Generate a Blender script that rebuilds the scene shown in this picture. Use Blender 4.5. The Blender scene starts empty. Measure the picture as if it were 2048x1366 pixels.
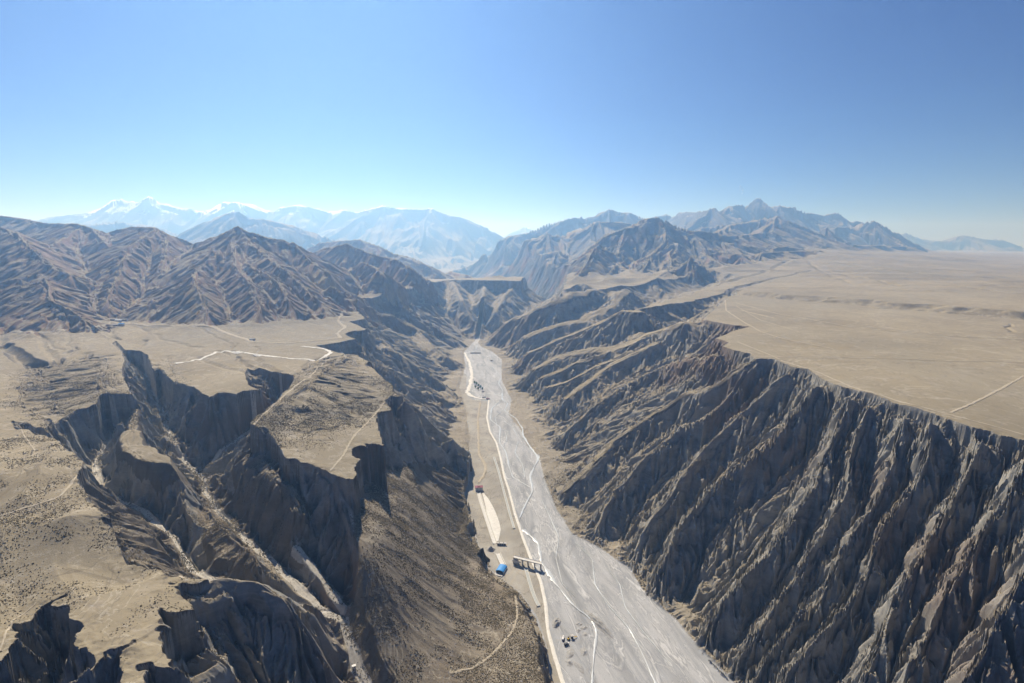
import bpy, math, time
import numpy as np
T0 = time.time()
f4 = np.float32
Q = 1.0           # grid quality

# ------------------------------------------------------------------ camera, sky, sun, exposure
sc = bpy.context.scene
col = sc.collection
CAMZ = 600.0
PITCH = math.radians(10.0)
cam = bpy.data.cameras.new("camera"); co = bpy.data.objects.new("camera", cam); col.objects.link(co)
cam.sensor_width = 36.0; cam.lens = 18.0; cam.clip_start = 1.0; cam.clip_end = 200000.0
co.location = (0, 0, CAMZ); co.rotation_euler = (math.radians(90) - PITCH, 0, 0)
sc.camera = co
SUN_EL, SUN_AZ = math.radians(42.0), math.radians(-19.0)      # azimuth from +Y towards +X
w = bpy.data.worlds.new("World"); sc.world = w; w.use_nodes = True
nt = w.node_tree; bg = nt.nodes["Background"]
sky = nt.nodes.new("ShaderNodeTexSky"); sky.sky_type = 'NISHITA'; sky.sun_disc = False
sky.sun_elevation = SUN_EL; sky.sun_rotation = SUN_AZ; sky.altitude = 4500.0
sky.air_density = 1.2; sky.dust_density = 1.2; sky.ozone_density = 6.0
sp_ = nt.nodes.new("ShaderNodeSeparateXYZ"); mu = nt.nodes.new("ShaderNodeCombineXYZ"); nt.links.new(sky.outputs[0], sp_.inputs[0])
for i, (g_, k_) in enumerate(((1.9, .078), (1.45, .128), (1.1, .365))):     # deeper blue away from the sun
    pw = nt.nodes.new("ShaderNodeMath"); pw.operation = 'POWER'; pw.inputs[1].default_value = g_; nt.links.new(sp_.outputs[i], pw.inputs[0])
    mk = nt.nodes.new("ShaderNodeMath"); mk.operation = 'MULTIPLY'; mk.inputs[1].default_value = k_; nt.links.new(pw.outputs[0], mk.inputs[0]); nt.links.new(mk.outputs[0], mu.inputs[i])
nt.links.new(mu.outputs[0], bg.inputs[0]); bg.inputs[1].default_value = 0.10
sl = bpy.data.lights.new("sun", 'SUN'); so = bpy.data.objects.new("sun", sl); col.objects.link(so)
sl.energy = 5.0; sl.angle = math.radians(0.5); sl.color = (1.0, 0.95, 0.87)
so.rotation_euler = (math.radians(90) - SUN_EL, 0, math.pi - SUN_AZ)
so.location = (0, 0, 3000)
sc.view_settings.view_transform = 'Standard'; sc.view_settings.look = 'None'
sc.view_settings.gamma = 1.0; sc.view_settings.exposure = 0.5
sc.cycles.max_bounces = 5; sc.cycles.diffuse_bounces = 2; sc.cycles.volume_bounces = 1
sc.cycles.transparent_max_bounces = 6

# ------------------------------------------------------------------ picture point -> place
CP, SP = math.cos(PITCH), math.sin(PITCH)
def ray(px, py):
    u = (px - 1024.0) / 1024.0; v = (683.0 - py) / 1024.0
    return u, CP + v * SP, -SP + v * CP
def at(px, py, z):
    dx, dy, dz = ray(px, py); t = (z - CAMZ) / dz
    return (dx * t, dy * t, z)
def atd(px, py, Y):
    dx, dy, dz = ray(px, py); t = Y / dy
    return (dx * t, Y, CAMZ + dz * t)
RIVZ = lambda y: 36.0 + 0.0135 * np.maximum(y - 400.0, 0)
def atr(px, py):
    z = 45.0
    for _ in range(6):
        p = at(px, py, z); z = float(RIVZ(p[1]))
    return (p[0], p[1], z)

# ------------------------------------------------------------------ plateau heights: smooth sheet through control points
CTRL = np.array([  # x/y, y, z
 (1.0,300,360),(1.05,650,360),(.6,500,360),(.42,1380,360),(1.0,1300,361),(.9,2000,366),(.45,2200,366),(1.0,3000,376),
 (.5,3300,378),(.52,4500,441),(.56,6000,560),(.6,7500,600),(.3,5000,440),(1.0,4000,382),(1.0,7000,420),(1.0,13000,512),
 (1.0,30000,592),(.6,14000,610),(.6,30000,600),(.75,9500,560),(-.12,6500,215),(-.12,8500,170),(-.12,12000,200),(-.12,20000,300),(.03,6500,300),(-.05,4500,372),(.1,9000,420),
 (-.37,740,280),(-.5,960,304),(-.43,1200,302),(-.28,1100,278),(-.34,1550,292),(-.8,400,282),(-.65,480,268),(-1.05,420,288),(-1.0,700,292),(-.9,1000,288),
 (-.75,1300,290),(-1,1500,300),(-.6,1800,305),(-.35,2500,312),(-1,2200,325),(-.6,2600,330),(-1,3500,380),(-.6,4000,400),
 (-.35,4000,380),(-1,8000,500),(-.5,8000,450),(-1,30000,600),(-.5,30000,500),(-.3,300,270),(.15,3000,372),(.2,4000,400)], float)
def tps_fit(a, y, z, lam=1e-3):
    X = np.stack([a * 1.6, np.log(y)], 1); n = len(X)
    r2 = ((X[:, None] - X[None]) ** 2).sum(2) + 1e-12
    K = 0.5 * r2 * np.log(r2) + lam * np.eye(n)
    Pm = np.hstack([np.ones((n, 1)), X])
    A = np.block([[K, Pm], [Pm.T, np.zeros((3, 3))]])
    return X, np.linalg.solve(A, np.concatenate([z, np.zeros(3)]))
def tps_eval(fit, a, y):
    X, wt = fit; n = len(X); A = a * 1.6; L = np.log(y)
    out = wt[n] + wt[n + 1] * A + wt[n + 2] * L
    for i in range(n):
        r2 = (A - X[i, 0]) ** 2 + (L - X[i, 1]) ** 2 + 1e-12
        out = out + wt[i] * 0.5 * r2 * np.log(r2)
    return out
PFIT = tps_fit(CTRL[:, 0], CTRL[:, 1], CTRL[:, 2])
def atp(px, py):
    dx, dy, dz = ray(px, py); a = dx / dy; s = dz / dy
    ys = np.exp(np.linspace(math.log(230), math.log(30000), 1500))
    p = tps_eval(PFIT, np.full_like(ys, a), ys); below = (CAMZ + s * ys) <= p
    i = int(np.argmax(below)) if below.any() else len(ys) - 1
    return (a * ys[i], ys[i], float(p[i]))

# ------------------------------------------------------------------ traced features
RIV_L = [(1105,1366),(1092,1290),(1075,1235),(1040,1185),(1008,1162),(975,1135),(955,1085),(940,1040),(930,1000),(938,960),(942,930),(938,900),(936,850),(930,810),(918,775),(930,735),(927,705),(946,684)]
RIV_R = [(953,683),(962,694),(985,704),(1003,720),(1002,760),(1022,800),(1016,830),(1040,860),(1052,890),(1076,912),(1088,960),(1112,1020),(1142,1068),(1200,1098),(1258,1140),(1290,1190),(1350,1240),(1390,1290),(1440,1340),(1465,1366)]
Lw = [atr(*p) for p in RIV_L]; Rw = [atr(*p) for p in RIV_R]
near_l = (Lw[0][0] + 60, 100, 36); near_r = (Rw[-1][0] + 70, 100, 36)
RIVER = [near_l] + Lw + Rw + [near_r]
RIMR = [(1922,848),(1871,829),(1812,813),(1761,795),(1713,782),(1677,771),(1640,758),(1615,740),(1578,732),(1549,718),(1505,716),(1498,707),(1461,698),
 (1439,692),(1457,685),(1424,676),(1450,668),(1498,653),(1446,648),(1399,639),(1421,621),(1446,602),(1467,590),(1510,578),(1548,566),(1512,571),(1464,583),(1382,603),(1331,610),(1272,620),
 (1356,594),(1428,574),(1482,558),(1430,552),(1340,566),(1260,572),(1200,580),(1160,572),(1124,584)]
RIML = [(1042,562),(960,560),(890,560),(860,572),(800,585),(745,600),(700,616),(733,638),(702,650),(727,662),(688,670),(712,680),(681,683),(631,691),(661,698),
 (684,707),(708,720),(733,732),(728,740),(758,754),(792,776),(793,787),(813,797),(784,796),(776,807),(788,822),(756,829),(754,844),(771,894),(727,890),(731,896),(706,899),(706,914),
 (723,924),(711,939),(718,954),(703,962),(669,949),(567,916),(549,886),(524,864),(506,853),(562,799),(581,774),(588,757),(572,750),(554,741),(528,738),(509,734),(499,742),(510,767),(522,779),(504,779),
 (482,784),(474,789),(445,782),(420,794),(400,789),(380,774),(355,766),(328,751),(318,732),(308,708),(287,700),(262,700),(238,682),(232,687),(256,708),(262,728),(254,751),(262,771),(277,792),
 (256,794),(221,796),(205,804),(191,820),(150,826),(139,831),(98,849),(84,837),(86,858),(60,846),(33,838),(40,852),(90,873),(115,890),(133,906),(172,945),(156,972),(172,1012),(240,1097),(275,1119),(352,1149),(429,1157),
 (400,1166),(354,1166),(369,1200),(380,1225),(313,1217),(326,1252),(330,1295),(343,1337),(283,1333),(280,1380),(240,1380),(253,1295),(223,1316),(193,1320),(176,1342),(167,1299),(146,1247),(137,1213),(111,1196),(77,1202),
 (60,1230),(34,1237),(50,1262),(9,1299),(13,1329),(-20,1350)]
rr = [atp(*p) for p in RIMR]; rl = [atp(*p) for p in RIML]
e = rr[0]
FARC = [(430, 3900, 0), (520, 4500, 0), (470, 5200, 0), (300, 6200, 0), (60, 7500, 0), (-300, 9200, 0), (-1500, 9200, 0), (-1250, 7500, 0), (-800, 6300, 0), (-260, 5500, 0), (20, 5000, 0), (110, 4500, 0)]
CANYON = [(520, 90, 360), (560, 350, 360), (600, 470, 360), atp(2048, 882)] + rr + FARC + rl + [(-470, 200, 280), (-470, 90, 280)]
# stream beds: (px, py, z), half width
STREAMS = [
 ([(572,752,272),(556,798,246),(532,830,236),(506,857,224),(470,885,210),(395,925,200),(393,940,197),(410,975,190),(440,1020,185),(470,1060,181),(520,1100,177),(580,1160,170),(650,1225,157)], 4),
 ([(245,692,270),(285,725,245),(300,760,232),(312,800,222),(330,850,212),(352,890,210),(388,926,201)], 3),
 ([(152,824,250),(190,824,242),(238,852,232),(205,898,215),(188,928,212),(200,985,208),(285,1020,194),(345,1075,180),(390,1140,170),(470,1180,166),(560,1200,162),(650,1228,157)], 4),
 ([(590,1095,196),(600,1112,190),(645,1160,175),(688,1212,160)], 5),
 ([(650,1225,157),(688,1240,150),(700,1290,138),(712,1335,126),(745,1400,110),(790,1500,90)], 6),
 ([(60,1380,190),(110,1330,200),(118,1260,225),(112,1215,255)], 1.5),
 ([(215,1420,190),(218,1360,220)], 1.5),
]
# buttresses inside the canyon: crest points (px, py, z), flat half width, side slope
TONGUES = [
 ([(405,795,285),(440,820,264),(470,850,242),(487,868,222)], 4, .85),
 ([(139,831,284),(191,829,280),(236,849,262)], 8, 1.0),
 ([(365,928,248),(385,975,226),(400,1040,198),(405,1090,170)], 9, 1.1),
 ([(494,1041,236),(562,1080,226),(625,1165,208),(664,1235,180)], 5, 1.2),
  ([(669,952,278),(694,985,262),(723,1070,222),(722,1180,176)], 2, 1.5),
 ([(429,1157,266),(515,1175,256),(600,1213,238),(660,1290,200),(715,1360,150)], 3, 1.2),
 ([(354,1166,270),(440,1230,225),(520,1300,170),(590,1370,130)], 2, 1.1),
 ([(369,1200,266),(405,1232,235),(450,1290,190),(500,1366,140)], 2, 1.2), ([(480,1168,255),(560,1212,215),(630,1280,165),(670,1330,125)], 1.5, 1.2), ([(400,1166,266),(470,1225,225),(550,1300,160),(590,1340,130)], 1.5, 1.3),
 ([(326,1252,266),(370,1290,235),(420,1366,190)], 1.5, 1.3), ([(98,849,288),(150,885,262),(195,920,225)], 1.5, 1.2), ([(130,838,288),(180,872,258),(215,900,225)], 1.5, 1.2), ([(60,846,290),(120,885,270),(165,925,250)], 1, 1.4),
 ([(292,898,258),(300,940,222),(305,975,195)], 1.5, 1.3), ([(262,880,260),(258,920,225),(262,960,196)], 1.5, 1.3), ([(330,915,254),(345,960,218),(350,1000,185)], 1.5, 1.3),
 ([(380,776,288),(372,810,262),(368,850,225)], 2, 1.1), ([(330,755,290),(335,790,262),(345,840,222)], 2, 1.0), ([(445,783,286),(455,810,262),(475,842,232)], 2, 1.1), ([(482,785,286),(495,810,262),(508,836,236)], 2, 1.1),
 ([(221,796,292),(235,820,268),(245,845,238)], 1.5, 1.2), ([(549,886,280),(556,930,245),(560,985,205)], 1.5, 1.3), ([(600,926,280),(612,990,238),(618,1060,190)], 1.2, 1.8), ([(640,940,279),(655,1000,235),(662,1080,180)], 1.2, 1.8),
 ([(360,1180,268),(400,1255,228),(430,1320,190),(450,1366,155)], 1, 1.6), ([(385,1190,266),(440,1280,208),(480,1350,155)], 1, 1.6), ([(415,1160,266),(480,1230,228),(540,1310,168),(570,1366,132)], 1, 1.6), ([(450,1160,262),(515,1215,228),(580,1285,175),(620,1345,128)], 1, 1.6),
 ([(313,1217,268),(345,1290,243),(370,1350,208)], 1, 1.6), ([(330,1295,266),(365,1345,228)], 1, 1.6), ([(500,1172,248),(560,1200,225),(620,1255,180),(660,1310,135)], 1, 1.6),
 ([(343,1337,262),(400,1366,225),(450,1420,180)], 2, 1.2),
 ([(771,894,282),(790,950,240),(830,1010,175),(905,1062,105)], 2, 1.1),
 ([(788,822,282),(850,870,210),(900,915,140),(946,948,80)], 2, 1.1),
 ([(813,797,282),(870,850,200),(940,905,80)], 2, 1.1),
 ([(1035,563,372),(1010,590,300),(990,625,210),(968,655,120)], 10, .6), ([(905,562,372),(925,600,280),(945,640,170)], 8, .6), ([(970,560,374),(965,600,280),(958,640,160)], 8, .7),
 ([(728,740,288),(800,790,240),(880,860,150),(935,905,80)], 2, .8),
]
# the scrubby fan between the mesa and the river
FAN = [(708,1010),(745,960),(800,935),(830,925),(880,965),(925,1010),(935,1060),(960,1120),(985,1150),(1030,1185),(1062,1240),(1080,1290),(1092,1366),(1080,1470),(900,1470),(770,1372),(712,1290),(697,1240),(705,1180),(722,1110)]
FANZ = [(708,1010,225),(745,985,215),(830,930,160),(880,965,128),(925,1010,85),(935,1060,66),(985,1150,56),(1030,1185,66),(1080,1290,78),(1092,1366,88),(900,1470,110),(770,1372,124),(712,1290,148),(700,1200,172),(722,1110,208),(820,1050,170),(880,1180,132),(960,1300,96)]
PATCHES = [
 (FAN, FANZ, 1.3, 1),
 ([(277,812),(270,850),(292,888),(343,913),(378,928),(370,944),(330,936),(290,926),(262,908),(238,886),(245,862),(262,836)],
  [(277,812,273),(262,838,270),(246,864,266),(268,865,267),(290,892,262),(343,917,257),(375,930,250),(262,905,262),(330,935,253)], 1.6, 1),
 ([(172,948),(205,962),(240,985),(290,1002),(330,1055),(375,1115),(385,1140),(352,1148),(275,1117),(240,1096),(174,1012),(158,972)],
  [(172,948,284),(158,972,288),(174,1012,282),(240,1096,268),(275,1117,266),(352,1148,262),(240,985,226),(290,1002,208),(330,1055,192),(375,1115,176),(210,990,250),(290,1060,228)], 1.2, 0),
 ([(395,945),(430,948),(478,990),(495,1045),(508,1110),(520,1172),(470,1165),(425,1140),(414,1080),(404,1000)],
  [(395,945,202),(430,948,208),(480,1000,214),(430,1050,192),(500,1100,196),(420,1140,178),(525,1172,180),(404,1000,196)], 1.2, 0),
 ([(505,866),(545,895),(585,950),(603,1010),(606,1095),(570,1068),(535,1040),(500,1030),(480,960),(470,905)],
  [(505,870,274),(470,905,250),(540,960,256),(500,1035,228),(606,1095,208),(580,960,256),(603,1010,238),(485,960,240)], 1.4, 0),
 ([(354,1166),(429,1157),(515,1175),(600,1213),(660,1290),(720,1380),(500,1430),(380,1380),(343,1300),(369,1200)],
  [(354,1166,268),(429,1157,266),(515,1175,256),(600,1213,238),(660,1290,200),(720,1380,160),(500,1420,196),(400,1366,228),(369,1200,264),(500,1290,222)], 1.4, 2),
 ([(836,930),(900,925),(945,960),(935,1010),(925,1060),(905,1070),(860,1010),(830,965)],
  [(836,930,150),(900,925,95),(945,960,60),(935,1010,58),(925,1060,62),(905,1068,80),(860,1010,118),(830,965,150)], 1.3, 0),
]
# spurs of the right wall (picture line down the crest)
SPURS = [
 ([(1439,692),(1420,695),(1333,718),(1272,748),(1225,777),(1179,808),(1130,850)], 26, 42, 4),
 ([(1498,707),(1460,740),(1372,780),(1307,816),(1223,870),(1179,923),(1130,960)], 34, 44, 10),
 ([(1505,716),(1448,790),(1372,844),(1328,870),(1282,908),(1225,975),(1190,1040)], 36, 38, 3),
 ([(1578,732),(1500,803),(1410,885),(1354,945),(1300,1030),(1272,1084),(1262,1120)], 40, 38, 5),
 ([(1633,757),(1574,827),(1516,885),(1412,962),(1349,1061),(1304,1147),(1290,1180)], 56, 38, 1),
 ([(1692,785),(1669,863),(1633,953),(1574,1039),(1493,1133),(1430,1210),(1395,1265)], 58, 38, 1),
 ([(1740,790),(1712,860),(1687,967),(1592,1138),(1534,1224),(1470,1300)], 52, 35, 1),
 ([(1812,813),(1786,921),(1740,1000),(1696,1066),(1633,1183),(1561,1269),(1500,1350)], 56, 36, 1),
 ([(1860,826),(1840,912),(1809,989),(1759,1043),(1750,1100),(1696,1201),(1606,1300),(1540,1370)], 56, 36, 2),
 ([(1960,862),(1922,948),(1877,1030),(1854,1102),(1800,1178),(1759,1291),(1690,1390)], 56, 36, 2),
 ([(2048,890),(2030,980),(1967,1066),(1913,1156),(1868,1246),(1800,1380)], 56, 36, 2),
 ([(2120,960),(2048,1156),(1989,1246),(1949,1336),(1900,1420)], 56, 36, 1),
 ([(1356,647),(1331,652),(1279,670),(1254,687),(1197,698),(1110,711),(1072,731)], 52, 85, 26),
 ([(1240,690),(1200,713),(1150,722),(1085,749)], 40, 60, 14),
 ([(1310,680),(1231,718),(1205,734),(1133,788)], 40, 60, 16),
 ([(1260,700),(1200,722),(1141,752),(1097,767)], 30, 45, 12),
 ([(1277,616),(1210,636),(1151,664),(1115,675),(1060,700)], 60, 95, 24),
 ([(1256,580),(1228,605),(1165,640),(1100,654),(1050,672)], 60, 95, 24),
 ([(700,640),(750,657),(799,698),(848,733),(893,762),(925,790)], 34, 55, 3),
 ([(740,610),(783,625),(838,655),(865,682),(893,705),(924,718)], 40, 60, 3),
 ([(800,600),(828,620),(881,651),(935,684)], 40, 60, 2),
 ([(733,702),(786,740),(850,780),(905,815)], 26, 40, 2),
 ([(780,775),(830,810),(900,860),(935,885)], 24, 36, 2),
 ([(860,775),(895,790),(920,800)], 20, 34, 2),
 ([(1180,580),(1130,600),(1060,625),(1010,645)], 70, 120, 24),
]
# hills: crest points (px, py, Y)
HILLS = [
 ([(390,484,3300),(430,470,3200),(475,450,3000),(520,465,2950),(575,480,2950),(620,505,3000),(660,530,3050),(700,560,3050)], .52),
 ([(475,450,3000),(438,488,2800),(391,535,2500),(350,568,2300),(300,606,2100)], .5),
 ([(391,535,2450),(389,553,2250),(402,592,2100),(415,618,2000)], .55),
 ([(480,455,2980),(514,490,2800),(555,522,2550),(606,563,2400),(647,602,2250)], .5),
 ([(467,475,2880),(471,535,2500),(506,567,2250),(524,610,2080)], .6),
 ([(480,490,2850),(491,522,2600),(547,553,2350),(575,592,2180)], .6),
 ([(586,480,2950),(620,515,2800),(657,540,2700),(690,575,2700),(729,596,2600)], .5),
 ([(230,458,3600),(260,452,3550),(315,453,3200),(350,465,3250),(390,484,3300)], .5),
 ([(315,453,3200),(283,469,3000),(242,502,2700),(205,540,2500),(189,562,2400)], .55),
 ([(260,490,2800),(246,516,2600),(235,550,2400),(221,577,2250),(212,598,2150)], .6),
 ([(330,470,3100),(330,500,2800),(318,530,2600)], .6),
 ([(-60,425,4500),(10,430,4300),(50,436,4200),(100,445,4000),(160,446,3700),(178,451,3650),(200,460,3500),(230,470,3500)], .5),
 ([(178,451,3650),(205,477,3300),(225,500,3050)], .55),
 ([(160,446,3700),(123,475,3300),(98,492,3000)], .6),
 ([(-80,460,3200),(0,452,3100),(27,459,3000),(51,481,2700),(92,518,2500),(145,545,2380)], .5),
 ([(-60,520,2600),(20,510,2600),(60,505,2600)], .5),
 ([(88,553,2200),(98,563,2150),(80,592,2000),(31,621,1900)], .42),
 ([(98,563,2150),(100,596,1980),(168,636,1850)], .42),
 ([(-60,570,2300),(35,555,2250),(75,572,2200)], .5),
 ([(640,495,3800),(696,484,3700),(738,500,3600),(793,515,3500),(824,532,3400),(860,562,3350),(910,611,3150),(945,648,3050)], .75),
 ([(720,520,3200),(769,537,3050),(830,590,2950),(892,646,2900)], .75),
 ([(662,570,2500),(700,590,2450),(760,620,2400),(840,665,2350)], .6),
 ([(1151,523,4800),(1115,546,4600),(1092,572,4200),(1052,602,3800),(1005,640,3500)], .6),
 ([(1300,505,4400),(1310,540,4000),(1290,560,3700)], .5), ([(1238,518,4300),(1262,550,3900)], .55), ([(1420,510,4600),(1452,532,4300)], .55),
 ([(1382,459,5300),(1360,480,4900),(1340,500,4500),(1343,541,3900)], .5), ([(1151,559,3500),(1100,590,3300),(1050,612,3300)], .55),
 ([(1254,449,5100),(1225,480,4900),(1195,500,4700)], .5), ([(1480,470,5600),(1540,490,5600),(1600,494,5700)], .4),
 ([(940,531,7000),(1000,515,6600),(1060,505,6200),(1120,500,5800)], .45), ([(972,557,4250),(1000,552,4200),(1032,566,4100)], .8), ([(840,545,3600),(870,560,3400),(905,600,3200)], .9), ([(1400,545,3900),(1340,558,3600),(1290,570,3400)], .45), ([(1190,555,3800),(1240,556,3800),(1270,566,3600)], .45),
 ([(1040,566,4000),(1080,556,4000),(1130,548,4100),(1190,545,4200)], .6), ([(1060,545,5000),(1120,530,4900),(1200,518,4700)], .5), ([(1200,552,4100),(1260,545,4200),(1300,538,4200)], .5),
 ([(985,548,5600),(1050,540,5300),(1110,530,5000)], .45), ([(930,548,5600),(900,540,6000)], .4),
 ([(1480,470,5600),(1520,464,6500),(1556,430,7500)], .45), ([(1430,463,5500),(1450,455,6500),(1461,447,7500)], .45), ([(1611,471,7400),(1650,480,7200),(1700,488,7500),(1760,490,8000),(1830,493,8600)], .35),
 ([(1520,505,4900),(1580,502,5300),(1640,500,5600)], .3), ([(1343,541,3900),(1300,560,3500)], .45), ([(1430,500,4800),(1480,505,4700),(1500,520,4500)], .45),
 ([(640,483,6200),(720,477,6000),(772,491,5800),(841,518,5600),(890,545,5400)], .5),
 ([(1100,556,4600),(1151,523,4800),(1174,493,4900),(1213,464,5000),(1254,449,5100),(1287,434,5200),(1320,432,5200),(1336,441,5200),(1382,459,5300),(1430,463,5500),(1480,470,5600)], .62),
 ([(1330,436,5200),(1330,477,4800),(1300,505,4400),(1290,530,4100)], .6),
 ([(1382,459,5300),(1400,485,4900),(1420,510,4600)], .6),
 ([(1254,449,5100),(1238,490,4700),(1238,518,4300),(1215,545,3900)], .6),
 ([(1383,512,3900),(1425,543,3900)], .62),
 ([(1343,541,3900),(1383,512,3900),(1390,545,3700)], .62),
 ([(1200,487,4500),(1187,493,4300),(1172,523,3900),(1151,559,3500),(1120,580,3300)], .65),
 ([(1430,463,5500),(1480,478,5500),(1500,500,5200),(1520,515,5000)], .6),
 ([(1400,452,7500),(1461,447,7500),(1510,436,7500),(1556,430,7500),(1589,447,7500),(1611,471,7400),(1640,490,7200)], .6),
 ([(1556,430,7500),(1560,470,6900),(1580,492,6500)], .6),
 ([(1611,471,8200),(1651,451,8000),(1680,467,8000),(1720,488,7900)], .6),
]
RANGES = [
 ([(1310,430,12000),(1355,423,12000),(1402,420,10000),(1426,412,9500),(1446,418,9500),(1461,409,10500),(1490,405,11000),(1509,391,11000),(1527,393,11000),(1541,405,11000),(1589,409,11000),(1615,423,11000),(1644,429,11500),(1677,420,11500),(1702,434,11500)], .55),
 ([(1660,452,9800),(1700,452,10000),(1721,445,10000),(1743,436,10000),(1790,456,10000),(1827,478,10000),(1860,494,10000)], .55),
 ([(1812,463,18000),(1842,474,18000),(1871,480,18000),(1900,473,18000),(1922,468,18000),(1959,473,18000),(2006,478,18000),(2048,491,18000),(2200,497,18000)], .4),
 ([(905,530,8600),(950,505,8800),(1013,469,9000),(1047,463,9300),(1100,443,9600),(1151,432,10000),(1177,429,10000),(1218,415,10000),(1243,422,10000),(1259,422,10000),(1287,432,10200),(1330,440,10500)], .5),
 ([(944,521,7000),(1013,488,7000),(1075,469,7000),(1092,462,7000),(1123,469,7000),(1185,441,7000),(1243,443,7000),(1290,450,7200)], .5),
 ([(-100,440,16000),(0,436,16000),(79,436,16000),(131,426,16000),(175,424,16000),(200,414,16000),(224,398,16000),(241,395,16000),(255,400,16000),(275,402,16000),(286,393,16000),(299,391,16000),(317,400,16000),(344,407,16000),(368,410,16000),
   (403,421,16000),(423,415,16000),(447,402,16000),(475,402,16000),(509,405,16000),(530,417,16000),(547,422,16000),(564,410,16000),(599,408,16000),(637,414,16000),(657,422,16000),(685,417,16000),(713,422,15500),(744,415,15000),
   (765,409,15000),(793,415,15000),(841,415,15000),(865,414,15000),(886,424,15000),(910,431,15000),(930,434,15000),(961,446,15000),(985,455,15000),(1008,469,15000)], .5),
 ([(300,480,9500),(360,465,9500),(413,439,9500),(437,431,9500),(458,422,9500),(478,420,9500),(499,434,9500),(533,434,9500),(585,446,9500),(637,464,9500),(671,477,9500),(760,500,9500)], .5),
 ([(60,452,11000),(160,448,11000),(240,440,11500),(330,452,11500)], .5),
 ([(1005,471,25000),(1037,455,25000),(1051,450,25000),(1070,458,25000),(1110,472,25000)], .4),
]
# shallow washes on the flats: picture line, depth, half width
WASHES = [
 ([(4,691),(40,712),(92,736),(115,763),(128,790),(152,822)], 26, 26),
 ([(75,660),(85,690),(110,715),(100,735)], 7, 14),
 ([(150,700),(125,712),(105,728)], 8, 14), ([(70,668),(100,690),(125,702)], 4, 8), ([(140,660),(135,690),(148,698)], 5, 10),
 ([(175,705),(160,730),(152,750),(165,775),(185,792)], 8, 16), ([(232,715),(236,745),(215,775),(190,788)], 8, 16), ([(150,690),(140,712)], 4, 9),
 ([(135,765),(160,790),(178,812)], 8, 14), ([(185,790),(176,808),(186,822)], 14, 16),
 ([(240,655),(215,665),(235,682)], 9, 12), ([(285,680),(275,695)], 9, 14),
 ([(465,700),(480,715),(510,738)], 7, 12), ([(510,708),(515,722),(540,738),(556,742)], 7, 14),
 ([(440,700),(470,712)], 4, 9), ([(400,712),(450,735),(500,745)], 4, 12),
 ([(470,685),(462,698)], 4, 8), ([(514,690),(515,702)], 4, 8),
 ([(240,648),(150,635),(110,610)], 6, 12), ([(245,645),(220,625),(175,600),(155,565),(150,540)], 8, 14), ([(245,640),(270,620),(310,590),(340,560),(355,520)], 8, 14),
 ([(250,648),(330,655),(400,662),(470,690)], 4, 9), ([(270,655),(330,680),(400,695)], 4, 10),
 ([(0,640),(5,660),(0,690)], 12, 20),
 ([(400,640),(440,655),(480,670)], 3, 9), ([(560,640),(600,650),(640,655)], 3, 10),
 ([(1430,575),(1500,560),(1560,540),(1600,520)], 10, 30), ([(1505,573),(1560,562),(1640,545)], 8, 20),
 ([(1600,520),(1640,545),(1700,560),(1800,580),(1950,590),(2048,600)], 8, 26), ([(1660,530),(1760,548),(1900,560),(2048,570)], 10, 40),
 ([(1700,515),(1850,530),(2048,545)], 12, 60), ([(1620,535),(1700,575),(1800,590)], 5, 26),
 ([(-20,905),(40,950),(75,985)], 20, 45), ([(70,1065),(40,1120),(60,1200)], 10, 40), ([(180,1040),(205,1090),(250,1150)], 12, 34), ([(100,930),(120,960),(110,1000)], 12, 26),
 ([(2022,648),(2014,656),(2024,664)], 4, 7),
]

# banks standing on the flats: (px, py, z), side slope
PRIDGE = [
 ([(508,852,306),(562,797,316),(610,768,322),(650,738,322),(692,708,314)], .24),
 ([(172,948,302),(162,975,306),(130,1035,308),(60,1040,306),(-40,1062,306)], .30),
 ([(130,1035,308),(118,1100,292)], .32), ([(20,1045,306),(10,1120,292)], .32),
 ([(110,880,306),(80,930,312),(60,985,306)], .3), ([(0,880,310),(-20,940,316)], .3),
 ([(262,772,302),(235,745,306),(225,715,306)], .16), ([(215,800,300),(200,760,306),(200,720,306)], .16),
]
# ------------------------------------------------------------------ field helpers
def seg_field(X, Y, pts, zs=None):
    best = np.full(X.shape, 1e12, f4); val = np.zeros(X.shape, f4) if zs is not None else None
    for i in range(len(pts) - 1):
        ax, ay = pts[i][0], pts[i][1]; dx, dy = pts[i + 1][0] - ax, pts[i + 1][1] - ay
        L = dx * dx + dy * dy + 1e-9
        t = np.clip(((X - ax) * dx + (Y - ay) * dy) / L, 0, 1)
        d = (X - ax - t * dx) ** 2 + (Y - ay - t * dy) ** 2
        m = d < best
        best = np.where(m, d, best)
        if zs is not None: val = np.where(m, zs[i] + t * (zs[i + 1] - zs[i]), val)
    return (np.sqrt(best), val) if zs is not None else np.sqrt(best)
def inside(X, Y, poly):
    r = np.zeros(X.shape, bool); n = len(poly)
    for i in range(n):
        x1, y1 = poly[i][0], poly[i][1]; x2, y2 = poly[(i + 1) % n][0], poly[(i + 1) % n][1]
        if y1 == y2: continue
        c = ((y1 > Y) != (y2 > Y)) & (X < (x2 - x1) * (Y - y1) / (y2 - y1) + x1)
        r ^= c
    return r
def hash2(ix, iy, s):
    n = (ix.astype(np.int64) * 374761393 + iy.astype(np.int64) * 668265263 + s * 1442695041) & 0xffffffff
    n = ((n ^ (n >> 13)) * 1274126177) & 0xffffffff
    n = n ^ (n >> 16)
    return (n & 0xffff).astype(f4) / 65535.0
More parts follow.
